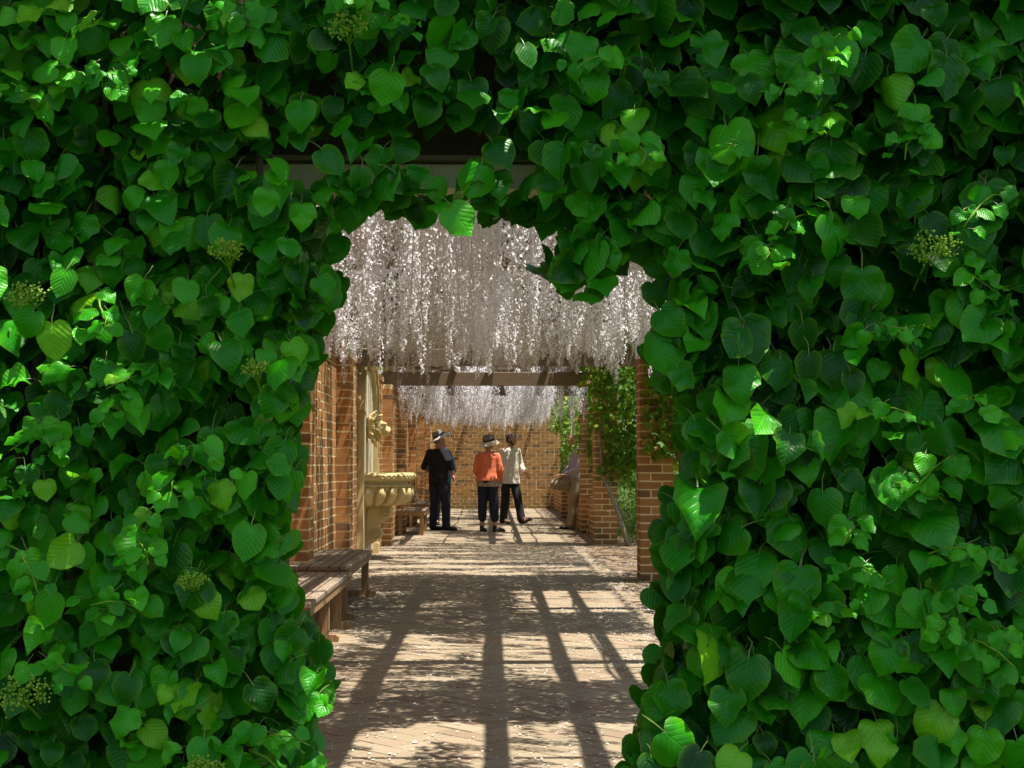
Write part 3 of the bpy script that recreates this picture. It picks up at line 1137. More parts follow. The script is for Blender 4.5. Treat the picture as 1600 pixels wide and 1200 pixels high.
# --- man in black, back to us, head turned right
t, F, S, P = person((-.95, 25.85, 0), (.50, .87), 'standing man in black top and grey brimmed hat, back half turned')
HF = Vector((.92, .38, .10))
jl = dict(hipL=P(0, .085, .90), hipR=P(0, -.085, .90), knL=P(.02, .105, .48), knR=P(.05, -.12, .48), anL=P(-.01, .11, .09), anR=P(.02, -.15, .09),
          shL=P(0, .185, 1.40), shR=P(0, -.185, 1.40), elL=P(-.05, .285, 1.14), elR=P(.04, -.245, 1.13), wrL=P(.16, .20, .99), wrR=P(.24, -.13, 1.0))
bl = Blob()
torso(bl, P, F, S, TORSO_M)
bl.cap(P(-.01, 0, 1.44), .062, P(.015, 0, 1.54), .056)
q, R, f, l, u = head(bl, P(.02, 0, 1.635), HF)
arm(bl, jl['shL'], jl['elL'], jl['wrL']); arm(bl, jl['shR'], jl['elR'], jl['wrR'])
hand(bl, jl['wrL'], F * .8 - S * .6, -S, 1); hand(bl, jl['wrR'], F * .8 + S * .6, S, -1)
leg(bl, jl['hipL'], jl['knL'], jl['anL']); leg(bl, jl['hipR'], jl['knR'], jl['anR'])
for a in ('anL', 'anR'): bl.cap(jl[a], .045, jl[a] + F * .10 - Vector((0, 0, .045)), .035)
bl.build('body', M['skin'], t, .009, 2)
bl = Blob()
torso(bl, P, F, S, [(z - .03 if i == 0 else z, w, d, fo) for i, (z, w, d, fo) in enumerate(TORSO_M)], .024)
for a, b_ in (('shL', 'elL'), ('shR', 'elR')): bl.cap(jl[a], .070, jl[b_], .062)
bl.build('jumper', M['black'], t, .011, 3, .010, 8, seed=3)
bl = Blob()
leg(bl, jl['hipL'], jl['knL'], jl['anL'] - Vector((0, 0, .02)), (.104, .080, .070)); leg(bl, jl['hipR'], jl['knR'], jl['anR'] - Vector((0, 0, .02)), (.104, .080, .070))
bl.ell(P(0, 0, .93), (.14, .15, .10))
bl.build('jeans', M['denim'], t, .011, 2, .013, 11, (1, 1, 1.3), seed=5)
shoe(Vector((jl['anL'].x - .02, jl['anL'].y - .03, 0)), F * .6 - S * .3, 'shoe', M['shoe'], t)
shoe(Vector((jl['anR'].x - .03, jl['anR'].y - .03, 0)), F * .4 - S * 1.0, 'shoe', M['shoe'], t)
hair_cap(q, R, M['hair'], t)
bl = Blob()   # raised pale patch painted in place of sunlight on the shoulder
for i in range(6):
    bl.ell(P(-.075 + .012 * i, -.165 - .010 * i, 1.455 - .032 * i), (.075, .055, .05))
bl.build('shoulder_sun_patch', M['lavender'], t, .010, 3)
hat('sun_hat', q(-.005, 0, .062), HF, u + f * -.16 + Vector((-.28, 0, 0)), [(.096, .0), (.094, .05), (.082, .095), (.06, .112), (.03, .106), (0, .102)], (M['hat_grey'], M['hat_light'], M['black']), t, .195, .03, .03)

# --- woman in orange cardigan
t, F, S, P = person((-.05, 25.2, 0), (.22, .975), 'woman in orange cardigan, navy cropped trousers and straw sun hat')
jl = dict(hipL=P(0, .085, .87), hipR=P(0, -.085, .87), knL=P(.01, .10, .47), knR=P(.02, -.10, .47), anL=P(-.01, .105, .09), anR=P(.0, -.125, .09),
          shL=P(0, .165, 1.34), shR=P(0, -.165, 1.34), elL=P(-.02, .225, 1.08), elR=P(-.02, -.235, 1.08), wrL=P(.14, .16, .95), wrR=P(.09, -.215, .88))
HF = Vector((.75, .65, .0))
bl = Blob()
torso(bl, P, F, S, TORSO_F)
bl.cap(P(-.01, 0, 1.38), .052, P(.015, 0, 1.47), .048)
q, R, f, l, u = head(bl, P(.03, -.01, 1.565), HF, s=.96)
arm(bl, jl['shL'], jl['elL'], jl['wrL'], (.046, .039, .029)); arm(bl, jl['shR'], jl['elR'], jl['wrR'], (.046, .039, .029))
hand(bl, jl['wrL'], F * .8 - S * .4 - Vector((0, 0, .3)), -S, 1, s=.92); hand(bl, jl['wrR'], F * .3 + Vector((0, 0, -1)), S, -1, s=.92)
leg(bl, jl['hipL'], jl['knL'], jl['anL'], (.088, .058, .040)); leg(bl, jl['hipR'], jl['knR'], jl['anR'], (.088, .058, .040))
for a in ('anL', 'anR'): bl.cap(jl[a], .040, jl[a] + F * .12 - Vector((0, 0, .055)), .030)
bl.build('body', M['skin'], t, .009, 2)
bl = Blob()
torso(bl, P, F, S, [(.90, .200, .145, 0)] + TORSO_F[2:], .020)
for s in ('L', 'R'):
    bl.cap(jl['sh' + s], .060, jl['el' + s], .055); bl.cap(jl['el' + s], .055, jl['el' + s].lerp(jl['wr' + s], .55), .050)
bl.build('cardigan', M['orange'], t, .011, 3, .008, 10, (1, 1, .7), seed=8)
bl = Blob()
bl.loft([(P(0, 0, .80), S, .205, F, .150), (P(0, 0, .87), S, .203, F, .148), (P(0, 0, .97), S, .185, F, .135)], 24)
bl.build('blouse_hem', M['floral'], t, .011, 2, .008, 14, seed=2)
bl = Blob()
for s in ('L', 'R'):
    bl.cap(jl['hip' + s], .106, jl['kn' + s], .083); bl.cap(jl['kn' + s], .083, jl['an' + s] + Vector((0, 0, .16)), .077)
bl.ell(P(0, 0, .89), (.15, .16, .10))
bl.build('trousers', M['navy'], t, .011, 2, .009, 9, seed=4)
shoe(Vector((jl['anL'].x - .01, jl['anL'].y - .02, -.004)), F + S * .0 + Vector((.25, 0, 0)), 'shoe', M['shoe'], t, .24)
shoe(Vector((jl['anR'].x - .01, jl['anR'].y - .02, -.004)), F * .55 + Vector((.9, 0, 0)), 'shoe', M['shoe'], t, .25)
hair_cap(q, R, M['hair'], t, .96, .015)
hat('sun_hat', q(-.01, 0, .045), HF, u + Vector((-.20, -.25, 0)), [(.094, .0), (.096, .045), (.086, .085), (.06, .104), (.03, .108), (0, .109)], (M['hat_grey'], M['straw'], M['black']), t, .175, .055, .02)

# --- man in beige shirt and cap stepping to the right
t, F, S, P = person((.38, 28.6, 0), (.55, -.83), 'man in beige shirt, black trousers and cap, one toe raised')
HF = Vector((.93, -.32, -.05))
jl = dict(hipL=P(.0, .09, .92), hipR=P(0, -.09, .92), knL=P(.13, .11, .50), knR=P(-.02, -.10, .49), anL=P(.22, .13, .12), anR=P(-.08, -.10, .09),
          shL=P(0, .195, 1.45), shR=P(0, -.195, 1.45), elL=P(-.02, .275, 1.18), elR=P(-.06, -.25, 1.17), wrL=P(.14, .27, 1.03), wrR=P(.02, -.255, .95))
TM = [(z + .04, w, d, fo) for (z, w, d, fo) in TORSO_M]
bl = Blob()
torso(bl, P, F, S, TM)
bl.cap(P(-.01, 0, 1.49), .062, P(.02, .01, 1.59), .056)
q, R, f, l, u = head(bl, P(.03, .01, 1.685), HF)
arm(bl, jl['shL'], jl['elL'], jl['wrL']); arm(bl, jl['shR'], jl['elR'], jl['wrR'])
hand(bl, jl['wrL'], F * .55 + S * .35 - Vector((0, 0, .7)), -S, 1, .15, 1.1); hand(bl, jl['wrR'], F * .2 - Vector((0, 0, 1)), S, -1)
leg(bl, jl['hipL'], jl['knL'], jl['anL']); leg(bl, jl['hipR'], jl['knR'], jl['anR'])
for a in ('anL', 'anR'): bl.cap(jl[a], .045, jl[a] + F * .10 - Vector((0, 0, .03)), .035)
bl.build('body', M['skin'], t, .009, 2)
bl = Blob()
torso(bl, P, F, S, [(.80, .205, .155, 0)] + TM[1:-1] + [(1.51, .085, .075, -.015)], .022)
for s in ('L', 'R'):
    bl.cap(jl['sh' + s], .068, jl['el' + s], .066); bl.cap(jl['el' + s], .066, jl['el' + s].lerp(jl['wr' + s], .72), .056)
for sd in (-1, 1): bl.cap(P(.075, sd * .015, 1.50), .018, P(.02, sd * .075, 1.545), .018)
shirt = bl.build('shirt', M['beige'], t, .011, 3, .012, 9, (1, 1, .5), seed=1)
bl = Blob()
leg(bl, jl['hipL'], jl['knL'], jl['anL'] - Vector((0, 0, .02)), (.104, .086, .084)); leg(bl, jl['hipR'], jl['knR'], jl['anR'] - Vector((0, 0, .03)), (.104, .086, .084))
bl.ell(P(0, 0, .94), (.14, .16, .10))
bl.build('trousers', M['blackcotton'], t, .011, 2, .010, 9, seed=9)
shoe(Vector((jl['anR'].x, jl['anR'].y + .03, 0)), F, 'shoe', M['shoe_brown'], t)
shoe(Vector((jl['anL'].x - .02, jl['anL'].y + .03, .0)), F * .5 + Vector((.8, 0, 0)), 'shoe', M['shoe_brown'], t, .29, .075)
hair_cap(q, R, M['dark_hair'], t, .99)
b = MB()
Rc = R.to_4x4(); Rc.translation = q(-.006, 0, .048)
b.lathe([(.106, -.005), (.107, .03), (.095, .062), (.07, .082), (.035, .091), (0, .093)], (0, 0, 0), 28, mod=lambda a, r, z, i: r * (.86 + .14 * math.cos(a) ** 2))
b.v = [tuple(Rc @ Vector(v)) for v in b.v]
capo = b.build('cap', M['cap'], t, smooth=True)
b = MB()
ol = [(.07 + .095 * math.cos(a), .078 * math.sin(a)) for a in [(-PI / 2 + PI * i / 12) for i in range(13)]]
vs = [tuple(Rc @ Vector((p[0], p[1], .004 - p[1] ** 2 * 3.5 - (p[0] - .07) * .15))) for p in ol] + [tuple(Rc @ Vector((p[0], p[1], -.003 - p[1] ** 2 * 3.5 - (p[0] - .07) * .15))) for p in ol]
b.add(vs, [tuple(range(13)), tuple(range(25, 12, -1))] + [(i, i + 13, (i + 1) % 13 + 13, (i + 1) % 13) for i in range(13)])
b.build('peak', M['hat_light'], capo)
bl = Blob()
bl.ell(q(.030, 0, -.082), (.055, .055, .035), R); bl.ell(q(.062, 0, -.088), (.028, .034, .026), R)
for sd in (-1, 1): bl.ell(q(.012, sd * .056, -.05), (.035, .014, .04), R)
bl.build('beard', M['dark_hair'], t, .008, 2)
b = MB()
b.lathe([(0, .004), (.02, .003), (.022, 0)], (0, 0, 0), 14)
b.v = [tuple(Rc @ Vector((.098 - abs(v[0]) * .1, v[0] * 1.1, .042 + v[1]))) if True else v for v in b.v]
b.build('badge', M['hat_light'], capo)

# --- person mostly hidden behind the man in black
t, F, S, P = person((-.97, 28.1, 0), (.25, -.97), 'person in teal shirt mostly hidden behind the man in black')
jl = dict(hipL=P(.0, .085, .86), hipR=P(0, -.085, .86), knL=P(.02, .10, .46), knR=P(.02, -.10, .46), anL=P(0, .11, .09), anR=P(0, -.11, .09),
          shL=P(0, .17, 1.33), shR=P(0, -.17, 1.33), elL=P(.0, .235, 1.07), elR=P(-.03, -.23, 1.07), wrL=P(.15, .20, .93), wrR=P(.12, -.15, .95))
bl = Blob()
torso(bl, P, F, S, [(z - .06, w, d, fo) for (z, w, d, fo) in TORSO_M])
bl.cap(P(-.01, 0, 1.37), .056, P(.015, 0, 1.47), .05)
q, R, f, l, u = head(bl, P(.03, 0, 1.56), Vector((.7, -.7, 0)))
arm(bl, jl['shL'], jl['elL'], jl['wrL']); arm(bl, jl['shR'], jl['elR'], jl['wrR'])
hand(bl, jl['wrL'], F * .8 - Vector((0, 0, .5)), -S, 1); hand(bl, jl['wrR'], F * .8 - Vector((0, 0, .5)), S, -1)
leg(bl, jl['hipL'], jl['knL'], jl['anL']); leg(bl, jl['hipR'], jl['knR'], jl['anR'])
for a in ('anL', 'anR'): bl.cap(jl[a], .042, jl[a] + F * .10 - Vector((0, 0, .045)), .033)
bl.build('body', M['skin'], t, .010, 2)
bl = Blob()
torso(bl, P, F, S, [(z - .06, w, d, fo) for (z, w, d, fo) in TORSO_M], .022)
for s in ('L', 'R'): bl.cap(jl['sh' + s], .066, jl['el' + s], .066)
bl.build('shirt', M['teal'], t, .012, 3, .009, 9)
bl = Blob()
leg(bl, jl['hipL'], jl['knL'], jl['anL'], (.102, .078, .068)); leg(bl, jl['hipR'], jl['knR'], jl['anR'], (.102, .078, .068))
bl.ell(P(0, 0, .88), (.14, .15, .10))
bl.build('trousers', M['denim'], t, .012, 2, .009, 9)
for a in ('anL', 'anR'): shoe(Vector((jl[a].x, jl[a].y + .03, 0)), F, 'shoe', M['shoe'], t)
hair_cap(q, R, M['dark_hair'], t)

# --- man with one foot up on the low wall, half hidden by the pillar
t, F, S, P = person((1.50, 26.3, 0), (-1.0, -.10), 'man in khaki trousers and pale check shirt, one foot up')
# F points to -X; S (left) points to -Y (towards us)
jl = dict(hipL=P(-.10, .08, .93), hipR=P(-.10, -.09, .93), knL=P(.0, .09, .49), anL=P(.03, .09, .09), knR=P(.30, -.12, .82), anR=P(-.20, -.14, .74),
          shL=P(-.10, .18, 1.42), shR=P(-.10, -.18, 1.42), elL=P(-.08, .23, 1.13), elR=P(.0, -.24, 1.13), wrL=P(.13, .06, 1.0), wrR=P(.16, -.10, 1.0))
TK = [(z, w, d, fo - .11 + (z - .9) * .03) for (z, w, d, fo) in TORSO_M]
bl = Blob()
torso(bl, P, F, S, TK)
bl.cap(P(-.10, 0, 1.45), .062, P(-.05, 0, 1.55), .056)
q, R, f, l, u = head(bl, P(-.02, 0, 1.64), Vector((-1, -.25, -.15)))
arm(bl, jl['shL'], jl['elL'], jl['wrL']); arm(bl, jl['shR'], jl['elR'], jl['wrR'])
hand(bl, jl['wrL'], F * 1.0 - S * .2, -Vector((0, 0, 1)), 1, .6); hand(bl, jl['wrR'], F * 1.0 + S * .3, -Vector((0, 0, 1)), -1, .6)
leg(bl, jl['hipL'], jl['knL'], jl['anL']); leg(bl, jl['hipR'], jl['knR'], jl['anR'])
bl.cap(jl['anL'], .045, jl['anL'] + F * .10 - Vector((0, 0, .045)), .035)
bl.cap(jl['anR'], .045, jl['anR'] + F * .06 - Vector((0, 0, .04)), .035)
bl.build('body', M['skin'], t, .009, 2)
bl = Blob()
torso(bl, P, F, S, TK, .022)
for s in ('L', 'R'):
    bl.cap(jl['sh' + s], .068, jl['el' + s], .062); bl.cap(jl['el' + s], .062, jl['el' + s].lerp(jl['wr' + s], .85), .050)
bl.build('shirt', M['check'], t, .011, 3, .010, 9)
bl = Blob()
leg(bl, jl['hipL'], jl['knL'], jl['anL'] - Vector((0, 0, .02)), (.108, .090, .080)); leg(bl, jl['hipR'], jl['knR'], jl['anR'], (.108, .098, .078))
bl.ell(P(-.11, 0, .93), (.14, .16, .11))
bl.build('trousers', M['khaki'], t, .011, 2, .010, 10, seed=6)
shoe(Vector((jl['anL'].x + .03, jl['anL'].y, 0)), F + Vector((0, -.1, 0)), 'shoe', M['shoe'], t, .29)
shoe(Vector((jl['anR'].x + .04, jl['anR'].y, .655)), F, 'shoe', M['shoe'], t, .20)
hair_cap(q, R, M['hair'], t)

# ------------------------------------------------------------------ leafy arch: a garden wall with an opening, clothed by two climbing hydrangeas
gw = empty('garden_wall', (0, 3.97, 0), 'garden wall with cream lintel over its opening, buried in climbing leaves', 'wall')
b = MB()
JL, JR, HEADZ, TOPZ = -.575, .54, 1.965, 2.95
b.box(((JL - 3.2) / 2, 3.97, TOPZ / 2), (JL + 3.2, .24, TOPZ), None)
b.build('wall_side', M['gap_shade_wall'], gw)
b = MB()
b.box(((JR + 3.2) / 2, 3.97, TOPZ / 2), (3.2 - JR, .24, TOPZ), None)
b.build('wall_side', M['gap_shade_wall'], gw)
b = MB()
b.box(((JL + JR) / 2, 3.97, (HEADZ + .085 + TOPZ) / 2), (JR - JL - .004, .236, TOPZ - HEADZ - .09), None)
b.build('wall_head', M['gap_shade_wall'], gw)
b = MB()
b.box(((JL - .12 + JR) / 2, 3.965, HEADZ + .034), (JR - JL + .12, .26, .068), None, ch=.004)
lo = b.build('lintel', M['render'], gw)
b = MB()
b.box(((JL - .12 + JR) / 2, 3.955, HEADZ + .078), (JR - JL + .12, .30, .014), None)
b.build('drip_mould', M['beam'], gw)

HD = 3.45
HOLE_PX = [(540, 343), (575, 325), (605, 330), (640, 352), (690, 315), (740, 338), (800, 332), (850, 352), (868, 400), (900, 440), (925, 455), (955, 420), (1010, 385), (1040, 440), (1032, 480), (1002, 515), (1030, 560), (1058, 610), (1072, 690), (1048, 800), (1024, 870), (1028, 960), (1032, 1010), (1012, 1080), (975, 1180), (965, 1330),
           (965, 1500), (520, 1500), (508, 1300), (512, 1190), (522, 1090), (515, 1040), (492, 985), (458, 930), (450, 870), (454, 820), (470, 775), (462, 710), (474, 640), (496, 570), (492, 515), (538, 440), (520, 390)]
HOLE = [((x - 767) / 2222 * HD, EYE + (723 - y) / 2222 * HD) for x, y in HOLE_PX]
HOLE = [(x, max(z, -.1)) for x, z in HOLE]


def in_poly(x, z, poly):
    c = False
    j = len(poly) - 1
    for i in range(len(poly)):
        xi, zi = poly[i]; xj, zj = poly[j]
        if (zi > z) != (zj > z) and x < (xj - xi) * (z - zi) / (zj - zi) + xi: c = not c
        j = i
    return c


def poly_dist(x, z, poly):
    best = 9
    for i in range(len(poly)):
        ax, az = poly[i - 1]; bx, bz = poly[i]
        dx, dz = bx - ax, bz - az
        t = max(0, min(1, ((x - ax) * dx + (z - az) * dz) / max(dx * dx + dz * dz, 1e-9)))
        best = min(best, math.hypot(x - ax - dx * t, z - az - dz * t))
    return best


OUTL = [(0.0, 0.0), (.09, .075), (.21, .105), (.35, .06), (.465, -.07), (.515, -.25), (.505, -.44), (.43, -.63), (.29, -.80), (.125, -.925), (.015, -1.03)]
MIDR = [0.0, -.02, -.05, -.11, -.19, -.30, -.45, -.62, -.79, -.92, -1.03]


def leaf_geo(fold, droop, wav, cup, full=True, seed=0, wide=1.0, asym=0.0):
    rr = random.Random(seed)
    cols = [0, .3, .68, 1.0] if full else [0, 1.0]
    ph = rr.uniform(0, 6)
    V, UV, RIM, F = [], [], [], []
    n = len(OUTL)

    def z(x, y):
        return fold * abs(x) - droop * (y + .4) ** 2 - cup * (x * x * 2.2) + wav * math.sin(9 * y + ph) * abs(x) * 2 + .02 * math.sin(15 * y + 8 * abs(x) + ph)
    idx = {}
    for sd in (-1, 1):
        w = wide * (1 + asym * sd)
        for i in range(n):
            for cI, cc in enumerate(cols):
                if cc == 0 and sd == 1: idx[(sd, i, cI)] = idx[(-1, i, 0)]; continue
                ox, oy = OUTL[i]
                jig = 1 + (.035 * math.sin(i * 2.1 + ph + sd) if cc == 1.0 else 0)
                x = sd * ox * cc * w * jig
                y = MIDR[i] + (oy - MIDR[i]) * cc
                idx[(sd, i, cI)] = len(V)
                V.append((x, y + .45, z(x, y)))
                UV.append((x / wide + .5, -y)); RIM.append(cc * .98 if 0 < i else .5)
    for sd in (-1, 1):
        for i in range(n - 1):
            for cI in range(len(cols) - 1):
                q = (idx[(sd, i, cI)], idx[(sd, i, cI + 1)], idx[(sd, i + 1, cI + 1)], idx[(sd, i + 1, cI)])
                F.append(q if sd == -1 else q[::-1])
    # petiole
    pp = [(0, -.03, .01), (.0, .14, -.02), (rr.uniform(-.05, .05), .34, -.14), (rr.uniform(-.1, .1), .52, -.34)]
    b0 = len(V)
    for (x, y, zz) in pp:
        for s_ in (-.014, .014):
            V.append((x + s_, y + .45, zz)); UV.append((.9, .5)); RIM.append(2.0)
    for i in range(3):
        F.append((b0 + 2 * i, b0 + 2 * i + 1, b0 + 2 * i + 3, b0 + 2 * i + 2))
    F = np.array(F)
    V = np.array(V, dtype=float)
    # every leaf front must look along +z
    c = np.cross(V[F[:36, 1]] - V[F[:36, 0]], V[F[:36, 2]] - V[F[:36, 0]]).sum(0)
    if c[2] < 0: F = F[:, ::-1]
    return V, F, np.array(UV), np.array(RIM)


LEAFS = [leaf_geo(random.uniform(-.35, .50), random.uniform(-.05, .75), random.uniform(0, .20), random.uniform(-.35, .60), True, i, random.uniform(.88, 1.12), random.uniform(-.08, .08)) for i in range(14)]
LODS = [leaf_geo(random.uniform(-.1, .4), random.uniform(.1, .5), 0.03, .1, False, i + 50, random.uniform(.9, 1.1)) for i in range(5)]


def leaf_mat(p, s, tilt, yaw, roll):
    base = Matrix(((1, 0, 0), (0, 0, -1), (0, 1, 0)))
    R = Matrix.Rotation(yaw, 3, 'Z') @ base @ Matrix.Rotation(-tilt, 3, 'X') @ Matrix.Rotation(roll, 3, 'Z')
    m = (R * s).to_4x4()
    m.translation = Vector(p)
    return m


def hedge_front(x, z):
    n = noise.noise(Vector((x * 2.1, z * 2.1, 3.3))) * .11 + noise.noise(Vector((x * 5.5, z * 5.5, 8.3))) * .05
    lean = max(0, 1.7 - z) * .085 * min(1, max(0, .2 - x)) 
    return 3.47 - n - lean


random.seed(11)
cand = []     # (matrix, layer, x, y, z, tone)
XL, XR, ZT = -2.35, 2.35, 3.15
for layer, dens, dy in ((0, 195, 0.0), (1, 220, .085), (2, 230, .17), (3, 220, .24), (4, 190, .30)):
    nn = int((XR - XL) * ZT * dens)
    for i in range(nn):
        x = random.uniform(XL, XR); z = random.uniform(.02, ZT)
        clump = noise.noise(Vector((x * 3.2 + 9, z * 3.2, 1.7)))
        if layer == 0 and clump < -.28 and random.random() < .75: continue
        s = random.triangular(.042, .100, .066) if x < .3 else random.triangular(.050, .135, .086)
        young = noise.noise(Vector((x * 4.5 - 5, z * 4.5, 6.1))) > .33 and layer == 0
        if young and random.random() < .7: s *= random.uniform(.55, .8)
        ins = in_poly(x, z, HOLE); d = poly_dist(x, z, HOLE)
        if ins and layer == 0 and d < .03 and random.random() < .22: pass
        elif ins or d < s * (.44 if layer == 0 else .50): continue
        gap = -.66 < x < .20 and 1.93 < z < 2.06
        if gap and (layer > 1 or random.random() < .42): continue
        y = hedge_front(x, z) + dy + random.uniform(-.035, .035)
        if not ins and d < .22: y += (.22 - d) * random.uniform(0, .7)
        tone = random.gauss(.43, .19) + .30 * clump + (.45 if random.random() < .02 else 0)
        if young: tone += random.uniform(.15, .35)
        tone += .06 if x < 0 else -.04
        tilt = random.gauss(.42, .36); yaw = random.gauss(0, .50); roll = random.gauss(0, .40)
        if young: tilt += random.uniform(-.2, .5)
        cand.append((leaf_mat((x, y, z), s, tilt, yaw, roll), layer, x, y, z, min(1, max(0, tone)), s))
# young shoots standing proud of the leaf wall
SHOOTS = []
tries = 0
while len(SHOOTS) < 44 and tries < 2000:
    tries += 1
    x = random.uniform(-1.25, 1.28); z = random.uniform(.5, 2.35)
    if in_poly(x, z, HOLE) or poly_dist(x, z, HOLE) < .17: continue
    p = Vector((x, hedge_front(x, z) - .0, z))
    d = Vector((random.uniform(-.8, .8), -random.uniform(.25, .7), random.uniform(-.2, .9))).normalized()
    pts = [p + Vector((0, .10, -.02))]
    ln = random.uniform(.10, .20)
    for j in range(5):
        pts.append(p + d * ln * j / 4)
        d = (d + Vector((random.uniform(-.15, .15), 0, -.14))).normalized()
    SHOOTS.append(pts)
    for j in range(2, 6):
        for sd in (-1, 1):
            q_ = pts[j] + Vector((sd * random.uniform(.02, .045), -.008, random.uniform(-.035, .01)))
            s = random.uniform(.062, .085) * (1 - .12 * j)
            cand.append((leaf_mat(q_, s, random.gauss(.55, .4), sd * random.uniform(0, .6), sd * random.uniform(.2, 1.0)), 0, q_.x, q_.y, q_.z, min(1, max(.3, random.gauss(.66, .12))), s))
# leaves lining the reveal of the opening
for i in range(len(HOLE)):
    ax, az = HOLE[i - 1]; bx, bz = HOLE[i]
    ln = math.hypot(bx - ax, bz - az)
    if az < 0 and bz < 0: continue
    for k_ in range(int(ln * 210)):
        t_ = random.random()
        x, z = ax + (bx - ax) * t_, az + (bz - az) * t_
        nx, nz = (bz - az) / ln, -(bx - ax) / ln
        if in_poly(x + nx * .02, z + nz * .02, HOLE): nx, nz = -nx, -nz
        y = random.uniform(3.5, 4.12)
        off = random.uniform(.035, .11) + (y - 3.45) * .11
        x += nx * off; z += nz * off
        if z < .03: continue
        if -.50 < x < .20 and 1.88 < z and y > 3.6: continue
        s = random.uniform(.06, .105)
        yaw = math.atan2(nx, 1) * -1.1 + random.gauss(0, .4)
        cand.append((leaf_mat((x, y, z), s, random.gauss(.3, .35), -yaw * -1.0, random.gauss(0, .5)), 0 if y < 3.6 else 2, x, y, z, min(1, max(0, random.gauss(.42, .15))), s))

PLANTS = [(-1, empty('climbing_hydrangea', (-1.2, 3.8, 0), 'dense climbing plant with heart shaped leaves covering the left half of the arch', 'climbing plant')),
          (1, empty('climbing_hydrangea', (1.2, 3.8, 0), 'dense climbing plant with heart shaped leaves covering the right half of the arch', 'climbing plant'))]
TONES = [.10, .22, .32, .40, .48, .57, .68, .80, .95]
leaf_meshes = {}


def leaf_mesh(v, ti):
    if (v, ti) not in leaf_meshes:
        V, F, uv, rim = LEAFS[v]
        leaf_meshes[(v, ti)] = np_mesh('leaf', V, F, M['leaf'], {"tone": np.full(len(V), TONES[ti]), "rim": rim}, uv)
    return leaf_meshes[(v, ti)]


for sgn, plant in PLANTS:
    mine = [c for c in cand if (c[2] < .03) == (sgn < 0)]

    def framed(c):
        px = 767 + 2222 * c[2] / c[3]; py = 723 - 2222 * (c[4] - EYE) / c[3]
        return 10 < px < 1590 and 10 < py < 1190
    front_ = sorted([c for c in mine if c[1] == 0 and framed(c)], key=lambda c: c[3] - 1.6 * c[6] + random.uniform(0, .05))
    parts = front_[:300]
    ids = {id(c) for c in parts}
    for c in parts:
        ti = min(range(len(TONES)), key=lambda i: abs(TONES[i] - c[5]))
        link('leaf', leaf_mesh(random.randrange(len(LEAFS)), ti), plant, c[0])
    others = [c for c in mine if id(c) not in ids]
    for nm, sel, bases in (('foliage', [c for c in others if c[1] < 2], LEAFS), ('inner_foliage', [c for c in others if c[1] >= 2], LODS)):
        mats = np.array([[list(r) for r in c[0]] for c in sel])
        V, F, at, uv = scatter(bases, mats, np.array([random.randrange(len(bases)) for _ in sel]), np.array([c[5] for c in sel]))
        o = link(nm, np_mesh(nm, V, F, M['leaf'], at, uv), plant)
        o['kind'] = 'stuff'
    for pts in SHOOTS:
        if (pts[0].x < .03) == (sgn < 0):
            b = MB(); b.tube(pts, [.0032, .003, .0027, .0024, .002, .0016], 5, .45)
            b.build('shoot', M['bud'], plant, smooth=True)
    # woody stems climbing the wall
    for k_ in range(5):
        x = sgn * random.uniform(.75, 1.9)
        pts = [(x, 3.82, 0)]
        for j in range(12):
            x += random.uniform(-.08, .08) - sgn * .03 * (j > 6)
            x = min(x, JL - .05) if sgn < 0 else max(x, JR + .05)
            pts.append((x, 3.80 + random.uniform(-.03, .03), .22 * (j + 1)))
        b = MB(); b.tube(pts, [.022 - .0012 * j for j in range(13)], 7)
        b.build('stem', M['bark'], plant, smooth=True)

OCT_V = [(1, 0, 0), (-1, 0, 0), (0, 1, 0), (0, -1, 0), (0, 0, 1), (0, 0, -1)]
OCT_F = [(0, 2, 4), (2, 1, 4), (1, 3, 4), (3, 0, 4), (2, 0, 5), (1, 2, 5), (3, 1, 5), (0, 3, 5)]
for (px, py, sc) in ((24, 455, .9), (342, 384, .75), (45, 1075, 1.35), (1490, 370, 1.25), (532, 8, 1.0), (300, 905, .6), (392, 572, .55), (325, 1190, .8)):
    x = (px - 767) / 2222 * 3.3; z = EYE + (723 - py) / 2222 * 3.3
    y = hedge_front(x, z) - .075
    plant = PLANTS[0][1] if x < .03 else PLANTS[1][1]
    b = MB()
    c0 = Vector((x, y + .05, z - .035))
    b.tube([c0 + Vector((0, .1, -.05)), c0], .0028, 5, .2)
    for i in range(9):
        a = i * 2.4; r = (.009 + .030 * math.sqrt(i / 9)) * sc
        tip = Vector((x + r * math.cos(a) * 1.25, y - .012 + random.uniform(-.008, .008), z + .6 * r * math.sin(a)))
        b.tube([c0, c0.lerp(tip, .55), tip], [.0016, .0012, .0009], 4, .35)
        for j in range(22):
            q_ = tip + Vector((random.gauss(0, .010) * sc, random.gauss(0, .006), random.gauss(0, .008) * sc))
            rr_ = random.uniform(.0022, .0045)
            b.add([tuple(q_ + Vector(v) * rr_) for v in OCT_V], OCT_F, random.uniform(.3, 1))
    b.build('flower_head', M['bud'], plant, kind='stuff')


